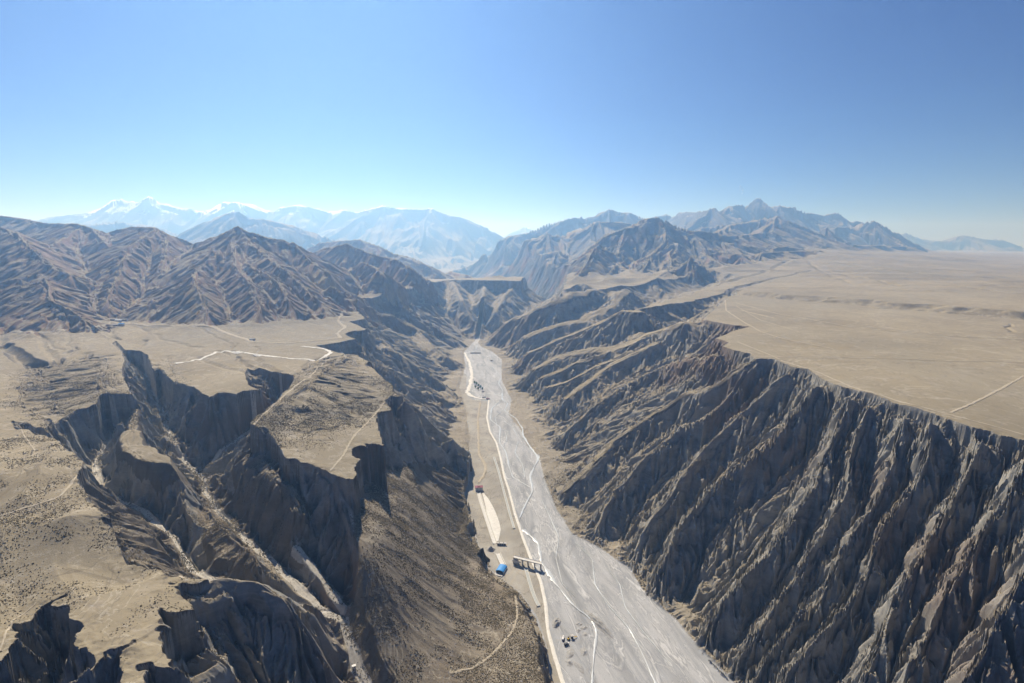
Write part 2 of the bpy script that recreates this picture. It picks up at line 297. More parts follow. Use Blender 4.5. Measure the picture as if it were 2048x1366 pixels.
def vnoise(X, Y, lam, s):
    x = X / lam; y = Y / lam; ix = np.floor(x); iy = np.floor(y); fx = (x - ix).astype(f4); fy = (y - iy).astype(f4)
    fx = fx * fx * (3 - 2 * fx); fy = fy * fy * (3 - 2 * fy)
    a = hash2(ix, iy, s); b = hash2(ix + 1, iy, s); c = hash2(ix, iy + 1, s); d = hash2(ix + 1, iy + 1, s)
    return (a + (b - a) * fx + (c - a) * fy + (a - b - c + d) * fx * fy) * 2 - 1
def gully(X, Y, nx, ny, lam, s):
    """stripes that run down the slope (nx,ny = unit vector across the slope); returns cos and sin"""
    sx = np.where(X > XRIV(Y), .42, 1.0).astype(f4); nx = nx / sx
    x = (X * sx / lam).astype(np.float64) * .42; y = (Y / lam).astype(np.float64) * .42
    ix = np.floor(x); iy = np.floor(y); fx = (x - ix).astype(f4); fy = (y - iy).astype(f4)
    C = np.zeros(X.shape, f4); S = np.zeros(X.shape, f4)
    k = 2 * math.pi / .42
    for i in (-1, 0, 1, 2):
        for j in (-1, 0, 1, 2):
            hx = hash2(ix + i, iy + j, s) - .5; hy = hash2(ix + i, iy + j, s + 7) - .5
            qx = fx - i + .9 * hx; qy = fy - j + .9 * hy
            wt = np.exp(-(qx * qx + qy * qy) * 1.8)
            ph = (qx * nx + qy * ny) * k
            C += wt * np.cos(ph); S += wt * np.sin(ph)
    m = np.sqrt(C * C + S * S) + 1e-6
    return C / m, S / m

def XRIV(Y): return np.interp(Y, RXY, RXX).astype(f4)
RXY = [100, 520, 640, 850, 1300, 1800, 2300, 2900, 3500, 3700, 3980, 5000, 6000, 9000, 40000]
RXX = [190, 165, 130, 85, 20, -20, -90, -200, -195, -60, 150, 260, 60, -900, -900]
# ------------------------------------------------------------------ grids
def rows(q):
    ys = [230.0]
    while ys[-1] < 32000:
        y = ys[-1]
        g = np.interp(y, [230, 1500, 3500, 8000, 32000], [.0015, .0014, .0019, .0034, .006]) / q
        ys.append(y * (1 + g))
    return np.array(ys)
NC = int(1500 * Q); AMAX = 1.24
ya = rows(Q); aa = np.linspace(-AMAX, AMAX, NC)
NR = len(ya)
yc = ya[::2]; yc = yc if yc[-1] == ya[-1] else np.append(yc, ya[-1])
ac = np.linspace(-AMAX, AMAX, NC // 2)
A, YY = np.meshgrid(ac, yc); XX = (A * YY).astype(f4); YY = YY.astype(f4)
print("grid", NR, NC, NR * NC)
ri = np.searchsorted(yc, ya, side='right') - 1; ri = np.clip(ri, 0, len(yc) - 2)
rf = ((ya - yc[ri]) / (yc[ri + 1] - yc[ri])).astype(f4)[:, None]
ct = (aa - ac[0]) / (ac[1] - ac[0]); ci = np.clip(np.floor(ct).astype(int), 0, len(ac) - 2); cf = (ct - ci).astype(f4)[None, :]
def up(F):
    F = F.astype(f4); G = F[:, ci] * (1 - cf) + F[:, ci + 1] * cf
    return G[ri] * (1 - rf) + G[ri + 1] * rf

def rsl(y0, y1):
    return slice(int(np.searchsorted(yc, y0)), int(np.searchsorted(yc, y1)) + 1)

# plateau sheet
P = tps_eval(PFIT, A, np.asarray(YY, float)).astype(f4)
sy = np.interp(A, [ .25, .43, .52, .64, .76, .9, 1.0, 1.3], [3300, 2767, 2540, 2270, 2080, 1925, 1815, 1600])
sw = vnoise(XX, YY, 190, 3) * 48 + vnoise(XX, YY, 60, 4) * 26 + vnoise(XX, YY, 24, 9) * 9
tt = np.clip((YY - sy + sw) / 55, 0, 1)
P += np.where(A > .36, 23 * tt * np.clip((A - .36) / .08, 0, 1), 0).astype(f4)
# hill country: relief of the flats
ribs = np.zeros(P.shape, f4)
rg = 1 - 2 * np.abs(vnoise(XX * .33 + vnoise(XX, YY, 900, 17) * 120, YY + XX * .12, 300, 15)); rg2 = 1 - 2 * np.abs(vnoise(XX * .5, YY + XX * .2, 120, 16))
P += (np.maximum(rg, 0) * 15 + np.maximum(rg2, 0) * 5) * np.clip((YY - sy - 150) / 700, 0, 1) * (A > .36) * np.clip(9000 / YY, 0, 1)
P += (np.maximum(1 - 2 * np.abs(vnoise(XX, YY, 260, 18)), 0) * 34 + rg2 * 6) * np.clip((YY - 2900) / 500, 0, 1) * np.clip((A - .04) / .06, 0, 1) * np.clip((.44 - A) / .06, 0, 1) * np.clip((7000 - YY) / 1500, 0, 1)
rel = vnoise(XX, YY, 420, 11) * 5 + vnoise(XX, YY, 170, 12) * 2.5 + vnoise(XX, YY, 70, 13) * 1.2
P += rel * np.where(XX > 0, np.clip((YY - 1900) / 2500, 0.06, 1.6), np.clip(YY / 1500, .35, 1))
for pts, dep, wd in WASHES:
    q = [atp(*p) for p in pts]; y0 = min(p[1] for p in q) - 120; y1 = max(p[1] for p in q) + 120; s_ = rsl(y0, y1)
    jx = vnoise(XX[s_], YY[s_], 45, 5) * 9; jy = vnoise(XX[s_], YY[s_], 45, 6) * 9
    d = seg_field(XX[s_] + jx, YY[s_] + jy, q)
    # deepen downstream
    P[s_] -= dep * np.clip(1 - d / wd, 0, 1) ** .8
for pts, k in PRIDGE:
    q = [at(*p) for p in pts]; y0 = min(p[1] for p in q) - 260; y1 = max(p[1] for p in q) + 260; s_ = rsl(y0, y1)
    jx = vnoise(XX[s_], YY[s_], 60, 7) * 7; jy = vnoise(XX[s_], YY[s_], 60, 8) * 7
    d, z = seg_field(XX[s_] + jx, YY[s_] + jy, q, [p[2] for p in q]); Hh = z - k * d
    P[s_] = np.maximum(P[s_], Hh) + 3 * np.exp(-np.abs(P[s_] - Hh) / 3)
    ribs[s_] = np.maximum(ribs[s_], np.clip((Hh - P[s_] + 14) / 12, 0, 1) * (1 if k < .25 else .3))
# hills and ranges
Tm = np.full(P.shape, -1e4, f4)
for lst, wob in ((HILLS, 16.0), (RANGES, 150.0)):
    for pts, k in lst:
        q = [atd(*p) for p in pts]
        zmax = max(p[2] for p in q); R = 1.5 * (zmax - 250) / k
        ym = np.mean([p[1] for p in q]); y0 = min(p[1] for p in q) - R; y1 = max(p[1] for p in q) + R; s_ = rsl(y0, y1)
        jx = vnoise(XX[s_], YY[s_], wob * 5, 21) * wob + vnoise(XX[s_], YY[s_], wob * 2, 23) * wob * .4
        jy = vnoise(XX[s_], YY[s_], wob * 5, 22) * wob + vnoise(XX[s_], YY[s_], wob * 2, 24) * wob * .4
        d, z = seg_field(XX[s_], YY[s_], q, [p[2] for p in q])
        d2 = seg_field(XX[s_] + jx, YY[s_] + jy, q)
        fade = np.clip(d / (wob * 2.5), 0, 1)
        d = d * (1 - fade) + d2 * fade
        tq = np.clip(k * d / np.maximum(z - 270, 30) / 1.25, 0, 3); Hh = z - np.maximum(z - 270, 30) * np.where(tq < 1, 1.5 * tq - .5 * tq * tq, 1 + .5 * (tq - 1))
        Tm[s_] = np.maximum(Tm[s_], Hh)
hill = np.clip((Tm - P) / 25, 0, 1)
soft = 32.0
T = np.maximum(P, Tm) + soft * np.exp(-np.abs(P - Tm) / soft) * .5
T = T.astype(f4)
# canyon
inC = inside(XX, YY, CANYON); sC = rsl(0, 9600)
wl = np.where(XX < 60, 1.9, 1.1).astype(f4); lx = np.clip(YY / 700, .7, 3)
WX = XX + wl * lx * (vnoise(XX / lx, YY / lx, 22, 141) * 4 + vnoise(XX / lx, YY / lx, 9, 142) * 2); WY = YY + wl * lx * (vnoise(XX / lx, YY / lx, 22, 143) * 4 + vnoise(XX / lx, YY / lx, 9, 144) * 2)
inC = inside(WX, WY, CANYON)
sd = np.full(P.shape, 3000.0, f4); sd[sC] = seg_field(WX[sC], WY[sC], CANYON + [CANYON[0]])
sd = np.where(inC, sd, -sd)
inR = inside(XX + vnoise(XX, YY, 40, 161) * 4 + vnoise(XX, YY, 15, 162) * 2, YY + vnoise(XX, YY, 40, 163) * 5, RIVER)
gorge = [atr(950, 687), atr(966, 657), (-60, 3750, 95), (150, 3980, 95), (300, 4400, 95), (260, 5100, 95), (60, 6000, 95), (-350, 7100, 95), (-900, 9000, 95)]
dr = np.minimum(seg_field(XX, YY, RIVER + [RIVER[0]]), np.maximum(seg_field(XX, YY, gorge) - 14, 0)); dr = np.where(inR, 0, dr)
zr = RIVZ(YY).astype(f4)
sdp = np.maximum(sd, 0)
u = dr / (dr + sdp + 1e-3)
prof = np.interp(u, [0, .02, .1, .3, .6, .82, 1.0], [0, .03, .07, .23, .53, .76, 1.0]).astype(f4)
Wc = zr + (T - zr) * prof
Wl = T.copy()
for pts, hw in STREAMS:
    q = [at(*p) for p in pts]; y0 = min(p[1] for p in q) - 420; y1 = max(p[1] for p in q) + 420; s_ = rsl(y0, y1)
    d, z = seg_field(XX[s_], YY[s_], q, [p[2] for p in q])
    d = np.maximum(d - hw, 0); uu = d / (d + sdp[s_] + 1e-3)
    pr = np.interp(uu, [0, .05, .5, .85, 1], [0, .06, .55, .84, 1]).astype(f4)
    cand = z + np.maximum(T[s_] - z, 0) * pr
    Wl[s_] = np.minimum(Wl[s_], np.where(cand < T[s_] - .01, cand, T[s_]))
W = np.where(inC, np.minimum(Wc, Wl), T)
# right wall spurs
def wall_hit(px, py, add):
    dx, dy, dz = ray(px, py); a = dx / dy; j = int(round((a - ac[0]) / (ac[1] - ac[0]))); j = min(max(j, 0), len(ac) - 1)
    c = W[:, j] + add; b = (CAMZ + dz / dy * yc) <= c
    i = int(np.argmax(b)) if b.any() else 0
    return (a * yc[i], yc[i])
tanp = np.zeros(P.shape, f4); spur = np.zeros(P.shape, f4); crest = np.zeros(P.shape, f4)
for pts, amp, wd, hw in SPURS:
    q = [wall_hit(px, py, amp * .8) for px, py in pts]
    y0 = min(p[1] for p in q) - 150; y1 = max(p[1] for p in q) + 150; s_ = rsl(y0, y1)
    wx = vnoise(XX[s_], YY[s_], 60, 31) * 7 + vnoise(XX[s_], YY[s_], 22, 32) * 3
    wy = vnoise(XX[s_], YY[s_], 60, 33) * 7 + vnoise(XX[s_], YY[s_], 22, 34) * 3
    d = seg_field(XX[s_] + wx, YY[s_] + wy, q)
    spur[s_] = np.maximum(spur[s_], amp * np.clip(1 - np.maximum(d - hw, 0) / wd, 0, 1))
    if hw >= 9: tanp[s_] = np.maximum(tanp[s_], np.clip(1.45 - d / hw, 0, 1))
    crest[s_] = np.maximum(crest[s_], np.clip(1.6 - d / (hw + .5), 0, 1) * min(1, hw / 6))
fsp = np.clip(u / .12, 0, 1) * np.clip((1 - u) / .1, .0, 1)
Wsp = W + (spur * fsp).astype(f4) - 18 * fsp.astype(f4)
W = np.where(inC, Wsp, W)
# buttresses
tongue = np.zeros(P.shape, f4); crest = np.maximum(crest, 0)
for pts, hw, k in TONGUES:
    q = [at(*p) for p in pts]; y0 = min(p[1] for p in q) - 260; y1 = max(p[1] for p in q) + 260; s_ = rsl(y0, y1)
    wx = vnoise(XX[s_], YY[s_], 40, 41) * 6; wy = vnoise(XX[s_], YY[s_], 40, 43) * 6
    d, z = seg_field(XX[s_] + wx, YY[s_] + wy, q, [p[2] for p in q])
    Hh = z - k * np.maximum(d - hw, 0) - .02 * d
    m = inC[s_] & (Hh > W[s_])
    tongue[s_] = np.where(m, 1, tongue[s_]); W[s_] = np.where(m, Hh, W[s_])
    crest[s_] = np.maximum(crest[s_], np.clip(1.5 - d / (hw + 4), 0, 1))
# gentler slopes inside the canyon, each with its own sheet of heights
fan = np.zeros(P.shape, f4); patch = np.zeros(P.shape, f4)
for k_, (outline, hts, side, isfan) in enumerate(PATCHES):
    fz = [at(*p) for p in hts]
    ff = tps_fit(np.array([p[0] / p[1] for p in fz]), np.array([p[1] for p in fz]), np.array([p[2] for p in fz]), 5e-4)
    ysr = np.linspace(300, 1500, 1200); fq = []
    for px, py in outline:
        dx, dy, dz = ray(px, py); a_ = dx / dy; p = tps_eval(ff, np.full_like(ysr, a_), ysr)
        g_ = np.abs(CAMZ + dz / dy * ysr - p) + np.where(np.abs(ysr - np.mean([q[1] for q in fz])) > 420, 1e3, 0)
        i = int(np.argmin(g_)); fq.append((a_ * ysr[i], ysr[i]))
    y0 = min(p[1] for p in fq) - 150; y1 = max(p[1] for p in fq) + 150; s_ = rsl(y0, y1)
    PD = tps_eval(ff, A[s_], np.asarray(YY[s_], float)).astype(f4); zh = [p[2] for p in fz]; PD = np.clip(PD, min(zh) - 20, max(zh) + 8)
    jx = vnoise(XX[s_], YY[s_], 30, 51) * 6 + vnoise(XX[s_], YY[s_], 12, 53) * 2; jy = vnoise(XX[s_], YY[s_], 30, 52) * 6
    dF = seg_field(XX[s_] + jx, YY[s_] + jy, fq + [fq[0]]); iF = inside(XX[s_] + jx, YY[s_] + jy, fq)
    dF = np.where(iF, 0, dF)
    HF = np.clip(W[s_], PD - side * dF, np.maximum(PD, zr[s_]) + side * .9 * dF + .02 * dF * dF)
    W[s_] = np.where(inC[s_] & (dF < 150), HF, W[s_])
    fl = np.clip(1 - dF / 12, 0, 1) * inC[s_]
    patch[s_] = np.maximum(patch[s_], fl)
    if isfan == 2: patch[s_] *= 1 - fl; continue
    if isfan: fan[s_] = np.maximum(fan[s_], fl)
    if k_ == 1: tanp[s_] = np.maximum(tanp[s_], fl)
sbd = np.full(P.shape, 999.0, f4); sbz = np.zeros(P.shape, f4)
for pts, hw in STREAMS[:5]:
    q = [at(*p) for p in pts]; y0 = min(p[1] for p in q) - 200; y1 = max(p[1] for p in q) + 200; s_ = rsl(y0, y1)
    jx = vnoise(XX[s_], YY[s_], 28, 57) * 5
    d, z = seg_field(XX[s_] + jx, YY[s_], q, [p[2] for p in q]); d = d - hw * .8
    W[s_] = np.where(inC[s_], np.minimum(W[s_], z + 1.0 * np.maximum(d, 0) + 1.4 * np.maximum(d - 15, 0)), W[s_])
    m = d < sbd[s_]; sbd[s_] = np.where(m, d, sbd[s_]); sbz[s_] = np.where(m, z, sbz[s_])
W = np.maximum(W, np.where(inC, zr, W))

# gradient of the macro surface (x and y derivatives on the fan-shaped grid)
def grad(F, Yg, Xg, a1, y1):
    dFa = np.gradient(F, a1, axis=1); dFy = np.gradient(F, y1, axis=0)
    fx = dFa / Yg; fy = dFy - dFa * (Xg / Yg) / Yg
    return fx.astype(f4), fy.astype(f4)
def blur(F, n):
    for _ in range(n):
        F = F.copy(); F[1:-1] = (F[:-2] + 2 * F[1:-1] + F[2:]) * .25; F[:, 1:-1] = (F[:, :-2] + 2 * F[:, 1:-1] + F[:, 2:]) * .25
    return F
gx, gy = grad(blur(W, 10), YY, XX, ac, yc); px_, py_ = grad(blur(P, 14), YY, XX, ac, yc)
flatm = (~inC) & (hill < .2); gx = np.where(flatm, px_, gx); gy = np.where(flatm, py_, gy)
print("coarse", round(time.time() - T0, 1))

# ------------------------------------------------------------------ fine grid
Xf = (aa[None, :] * ya[:, None]).astype(f4); Yf = np.broadcast_to(ya[:, None], Xf.shape).astype(f4)
H = up(W); Tf = up(T); sdf = up(sd); uf = up(u); hillf = up(hill); GX = up(gx); GY = up(gy); fanf = up(fan); patf = up(patch); sbdf = up(np.clip(sbd, -50, 60)); tanf = up(tanp); drf = up(dr); tonf = up(tongue); crestf = up(crest); ribsf = up(ribs); plf = (np.where((Xf < 0) | (Yf > 2400), 1, .05) * np.clip((Yf - 600) / 900, .3, 1)).astype(f4)
inCf = sdf > 0
slope = np.sqrt(GX * GX + GY * GY) + 1e-4
# wall surface continued above the rim, so gullies can bite back into the flat
Wf = np.where(inCf, H, Tf + 1.6 * np.maximum(-sdf, 0))
wallm = np.clip((sdf + 30) / 30, 0, 1) * np.clip(drf / 14, 0, 1)
wallm *= np.clip(sbdf / 9, 0, 1)
wallm *= (1 - .8 * np.clip(fanf, 0, 1)) * (1 - .5 * np.clip(patf, 0, 1)) * (1 - .85 * np.clip(crestf, 0, 1))
streamfloor = np.clip((H - up(np.where(inC, np.minimum(Wc, Wl), W))) / 3 , 0, 1)
mtn = np.clip(hillf * 1.0, 0, 1)
# direction across the slope
dxn = -GY / slope; dyn = GX / slope
N = np.zeros(H.shape, f4)
for k, (lam, amp, sharp) in enumerate([(1500, .09, 1), (700, .10, 1), (330, .07, 1), (160, .085, 1), (78, .15, 1), (36, .22, 1), (17, .24, 1), (8, .22, 1), (4, .16, 1)]):
    ymax = lam / .0045; ymin = lam / .22 if lam > 100 else 0
    r0 = int(np.searchsorted(ya, ymin)); r1 = int(np.searchsorted(ya, ymax))
    if r1 - r0 < 4: continue
    s_ = slice(r0, r1)
    wx = vnoise(Xf[s_], Yf[s_], lam * 2.2, 61 + k) * lam * .16
    C, S = gully(Xf[s_] + wx, Yf[s_], dxn[s_], dyn[s_], lam, 71 + k)
    tri = np.arcsin(np.clip(C, -1, 1) * .985) * (2 / math.pi)
    # mask: hills take long waves, walls of the near canyon take short ones
    yy = Yf[s_]
    mh = mtn[s_] * np.clip((yy - lam / .22) / (lam / .22 + 1) , 0, 1) if lam > 100 else mtn[s_] * np.clip(yy * .06 / lam, .25, 1)
    mw = wallm[s_] * (0 if lam > 170 else 1) * (np.clip((yy - 900) / 800, 0, 1) if lam > 100 else (np.clip(.45 + yy / 3000, 0, 1) if lam > 50 else 1))
    steep = np.clip(slope[s_] / .45, 0.1, 3.0 if lam < 50 else (2.0 if lam < 100 else 1.15))
    mw = mw * np.where((yy < 1300) & (Xf[s_] < XRIV(yy)) & (lam < 60), 1.35, 1)
    mp = (ribsf[s_] * .38 + plf[s_] * .16 * np.clip(1 - mtn[s_], 0, 1)) * (1 if 12 < lam < 170 else 0)
    m = np.maximum(np.maximum(mh * np.clip(slope[s_] / .35, 0, 1), mw * steep), mp)
    far = np.clip((ymax - yy) / (ymax * .4), 0, 1) * np.where(yy > 8800, 1.25, 1)
    N[s_] += amp * lam * m * far * (tri * .5 - .32)
    kk = .75 * m * (2 if k < 7 else 0)
    # bend the following, finer gullies towards this one
    ax = dxn[s_] * 1.0; ay = dyn[s_]
    tx = ay; ty = -ax
    bend = np.clip(-S * .5 * m, -.34, .34) * (1 - .7 * np.clip(mtn[s_], 0, 1))
    nx_ = ax + tx * bend; ny_ = ay + ty * bend; l = np.sqrt(nx_ ** 2 + ny_ ** 2) + 1e-5
    dxn[s_] = nx_ / l; dyn[s_] = ny_ / l
print("gullies", round(time.time() - T0, 1))
Hw = Wf + N
Hm = Tf + np.where(inCf, 0, N * mtn)
Tfl = Tf + N * (1 - np.clip(mtn, 0, 1)) * np.clip(-sdf / 60, 0, 1) * np.clip(ribsf + plf * .3, 0, 1)
H = np.where(inCf, np.minimum(Hw, Tf), np.minimum(np.minimum(Hm, Tfl), np.where(sdf > -60, Hw, 1e9)))
# beds stay beds
zrf = RIVZ(Yf).astype(f4)
H = np.where(inCf, np.maximum(H, zrf - .2), H)
# fine roughness
rough = np.clip(wallm + mtn, 0, 1)
for lam, amp in ((26, 1.2), (11, .55), (5, .3), (2.4, .15)):
    r1 = int(np.searchsorted(ya, lam / .003)); s_ = slice(0, r1)
    H[s_] += vnoise(Xf[s_], Yf[s_], lam, int(lam) + 90) * amp * (.12 + .88 * rough[s_] * np.clip(1300 / Yf[s_], .7, 2.2) * (1 - .6 * np.clip(patf[s_], 0, 1)))
# banks and low bars in the river bed
bed = (drf < 1.5) & inCf
H = np.where(bed, zrf + vnoise(Xf, Yf * .4, 14, 120) * .35 + vnoise(Xf, Yf * .5, 40, 121) * .5, H)
print("fine", round(time.time() - T0, 1))

def surf(x, y):
    a = np.asarray(x, float) / np.asarray(y, float)
    jj = np.clip((a - aa[0]) / (aa[1] - aa[0]), 0, NC - 1.001); j = jj.astype(int); fj = jj - j
    i = np.clip(np.searchsorted(ya, y, side='right') - 1, 0, NR - 2); fi = np.clip((y - ya[i]) / (ya[i + 1] - ya[i]), 0, 1)
    return (H[i, j] * (1 - fi) + H[i + 1, j] * fi) * (1 - fj) + (H[i, j + 1] * (1 - fi) + H[i + 1, j + 1] * fi) * fj
def hit(px, py):
    dx, dy, dz = ray(px, py); a = dx / dy; j = int(round((a - aa[0]) / (aa[1] - aa[0])))
    b = (CAMZ + dz / dy * ya) <= H[:, j]; i = int(np.argmax(b)) if b.any() else NR - 1
    return (a * ya[i], ya[i], float(H[i, j]))

# ------------------------------------------------------------------ material helpers
class NT:
    def __init__(s, name):
        s.m = bpy.data.materials.new(name); s.m.use_nodes = True; s.t = s.m.node_tree
        s.b = s.t.nodes["Principled BSDF"]; s.b.inputs['Roughness'].default_value = .95
        s.b.inputs['Specular IOR Level'].default_value = .12
    def n(s, typ, **kw):
        x = s.t.nodes.new(typ)
        for k, v in kw.items(): setattr(x, k, v)
        return x
    def l(s, a, b): s.t.links.new(a, b)
    def pos(s, scale=(1, 1, 1)):
        g = s.n("ShaderNodeNewGeometry"); v = s.n("ShaderNodeVectorMath", operation='MULTIPLY'); v.inputs[1].default_value = scale
        s.l(g.outputs['Position'], v.inputs[0]); return v.outputs[0]
    def noise(s, scale, detail=4, rough=.55, vec=None, dist=0):
        x = s.n("ShaderNodeTexNoise"); x.inputs['Scale'].default_value = scale; x.inputs['Detail'].default_value = detail
        x.inputs['Roughness'].default_value = rough; x.inputs['Distortion'].default_value = dist
        s.l(vec if vec is not None else s.pos(), x.inputs['Vector']); return x.outputs['Fac']
    def ramp(s, fac, stops):
        r = s.n("ShaderNodeValToRGB"); e = r.color_ramp.elements
        e[0].position = stops[0][0]; e[0].color = (*stops[0][1], 1); e[1].position = stops[-1][0]; e[1].color = (*stops[-1][1], 1)
        for p, c in stops[1:-1]: q = e.new(p); q.color = (*c, 1)
        s.l(fac, r.inputs[0]); return r.outputs[0]
    def val(s, fac, a, b):           # smooth step a..b
        r = s.n("ShaderNodeMapRange", interpolation_type='SMOOTHSTEP'); r.inputs[1].default_value = a; r.inputs[2].default_value = b
        s.l(fac, r.inputs[0]); return r.outputs[0]
    def mix(s, fac, a, b, mode='MIX'):
        x = s.n("ShaderNodeMix", data_type='RGBA', blend_type=mode)
        if isinstance(fac, float): x.inputs[0].default_value = fac
        else: s.l(fac, x.inputs[0])
        for i, v in ((6, a), (7, b)):
            if isinstance(v, tuple): x.inputs[i].default_value = (*v, 1)
            else: s.l(v, x.inputs[i])
        return x.outputs[2]
    def math(s, op, a, b=0.0):
        x = s.n("ShaderNodeMath", operation=op)
        for i, v in ((0, a), (1, b)):
            if isinstance(v, (int, float)): x.inputs[i].default_value = v
            else: s.l(v, x.inputs[i])
        return x.outputs[0]
    def bump(s, h, dist, strength=1.0):
        x = s.n("ShaderNodeBump"); x.inputs['Distance'].default_value = dist; x.inputs['Strength'].default_value = strength
        s.l(h, x.inputs['Height']); s.l(x.outputs[0], s.b.inputs['Normal'])
    def out(s, c): s.l(c, s.b.inputs['Base Color']); return s.m
def flat(name, c, rough=.9, var=.12, scale=.6):
    t = NT(name); n = t.noise(scale, 3)
    t.b.inputs['Roughness'].default_value = rough
    return t.out(t.ramp(n, [(.3, tuple(x * (1 - var) for x in c)), (.7, tuple(min(1, x * (1 + var)) for x in c))]))

TAN = [(.25, (.215, .18, .12)), (.5, (.28, .238, .162)), (.75, (.335, .29, .205))]
def ground_mat(name, steep0, steep1, rocka, rockb, tan=TAN, big=.004, tint=None, snow=False, stra=.25, wash=True, grey=False):
    t = NT(name)
    g = t.n("ShaderNodeNewGeometry"); sep = t.n("ShaderNodeSeparateXYZ"); t.l(g.outputs['Normal'], sep.inputs[0]); nz = sep.outputs[2]
    c = t.ramp(t.noise(big, 6, .6), tan)
    if wash:
        c = t.mix(t.val(t.noise(big * 6, 5, .65, dist=1.2), .52, .75), c, (.37, .325, .255))
        c = t.mix(t.val(t.noise(.35, 3, .7), .62, .8), c, (.20, .165, .12))
        ln = t.math('ABSOLUTE', t.math('SUBTRACT', t.noise(.006, 6, .62, dist=1.5), .5))
        c = t.mix(t.math('MULTIPLY', t.val(ln, .012, .002), .7), c, (.40, .36, .28))
        c = t.mix(t.math('MULTIPLY', t.val(t.noise(.0013, 4, .6), .45, .62), .35), c, (.22, .20, .155))
        ln2 = t.math('ABSOLUTE', t.math('SUBTRACT', t.noise(.011, 4, .6, vec=t.pos((1, .45, 1)), dist=2.0), .48))
        c = t.mix(t.math('MULTIPLY', t.val(ln2, .010, .002), .5), c, (.16, .135, .10))
    r = t.ramp(t.noise(.03, 6, .7), [(.3, rocka), (.7, rockb)])
    strata = t.noise(1.0, 3, .6, vec=t.pos((.012, .012, .22)), dist=.6)
    r = t.mix(t.math('MULTIPLY', t.val(strata, .5, .7), stra), r, tuple(x * 1.2 for x in rockb))
    if grey:
        gp = t.n("ShaderNodeSeparateXYZ"); t.l(t.pos(), gp.inputs[0])
        r = t.mix(t.val(t.math('ADD', gp.outputs[0], t.math('MULTIPLY', t.noise(.0015, 3), 900)), -300, 900), r, t.ramp(t.noise(.03, 6, .7), [(.3, (.075, .075, .078)), (.7, (.165, .16, .155))]))
    if grey: r = t.mix(t.val(t.noise(.0022, 4, .6, dist=.8), .55, .68), r, (.33, .245, .14))
    if tint: r = t.mix(t.val(t.noise(tint[1], 3, .5), .52, .66), r, tint[0])
    jit = t.noise(.06, 5, .7)
    st = t.math('ADD', nz, t.math('MULTIPLY', t.math('SUBTRACT', jit, .5), .22))
    c = t.mix(t.val(st, steep1, steep0), r, c)
    if snow:
        sp = t.n("ShaderNodeSeparateXYZ"); t.l(g.outputs['Position'], sp.inputs[0])
        hgt = t.math('ADD', sp.outputs[2], t.math('MULTIPLY', t.noise(.0016, 6, .65), 1100))
        c = t.mix(t.math('MULTIPLY', t.val(hgt, 2220, 2310), t.val(nz, .74, .88)), c, (.85, .87, .9))
    t.bump(t.noise(.5, 5, .75), 1.2, .55)
    return t.out(c)
M_plateau = ground_mat("plateau_soil", .90, .74, (.09, .08, .07), (.155, .135, .11))
M_wall = ground_mat("canyon_rock", .86, .70, (.135, .132, .124), (.345, .33, .29), tan=[(.25, (.21, .18, .135)), (.5, (.28, .245, .185)), (.75, (.35, .31, .24))], big=.01, tint=((.19, .145, .115), .0022))
M_slope = ground_mat("scrub_slope_soil", .86, .70, (.115, .10, .08), (.22, .19, .15), tan=[(.25, (.15, .125, .092)), (.5, (.205, .172, .128)), (.75, (.27, .232, .172))], big=.02)
M_hill = ground_mat("hill_rock", .93, .80, (.14, .095, .073), (.30, .21, .145), stra=.05, big=.003, tint=((.235, .15, .11), .004), grey=True)
M_range = ground_mat("mountain_rock", .95, .82, (.075, .068, .065), (.14, .12, .105), stra=.0, big=.001, snow=True)
# gravel bed with pale silt streaks
t = NT("river_gravel"); t.b.inputs['Roughness'].default_value = .8
at_ = t.n("ShaderNodeAttribute"); at_.attribute_name = "flow"; vm = t.n("ShaderNodeVectorMath", operation='MULTIPLY'); vm.inputs[1].default_value = (1, .20, 1); t.l(at_.outputs['Vector'], vm.inputs[0]); v = vm.outputs[0]
n1 = t.noise(.035, 10, .66, vec=v, dist=.9); n2 = t.noise(.02, 4, .5, vec=v, dist=.6); n3 = t.noise(.8, 4, .75); n4 = t.noise(.05, 4, .55, vec=v, dist=.8); n5 = t.noise(.012, 3, .5, vec=v)
c = t.ramp(n1, [(.32, (.25, .255, .255)), (.46, (.335, .34, .34)), (.56, (.40, .402, .40)), (.72, (.49, .49, .48))])
for nn, wd_, k_ in ((n2, .012, .85), (n4, .016, .6)):       # pale silt threads where old channels ran
    rd = t.math('ABSOLUTE', t.math('SUBTRACT', nn, .5))
    c = t.mix(t.math('MULTIPLY', t.math('MULTIPLY', t.val(rd, wd_, wd_ * .25), t.val(n1, .38, .55)), k_), c, (.56, .56, .545))
    c = t.mix(t.math('MULTIPLY', t.math('MULTIPLY', t.val(rd, wd_ * 2.6, wd_ * 1.3), t.val(rd, wd_ * .9, wd_ * 1.3)), .45), c, (.20, .205, .205))
c = t.mix(t.math('MULTIPLY', t.val(n5, .52, .62), .45), c, (.22, .225, .225))
c = t.mix(t.val(n3, .5, .78), c, (.25, .25, .24)); t.bump(n3, .6, .7)
M_bed = t.out(c)
M_bench = ground_mat("bench_dirt", .9, .7, (.16, .14, .11), (.22, .19, .15), tan=[(.25, (.24, .22, .185)), (.5, (.345, .325, .28)), (.75, (.45, .43, .385))], big=.02)

M_dry = flat("dry_stream_gravel", (.42, .395, .34), .95, .2, .2)
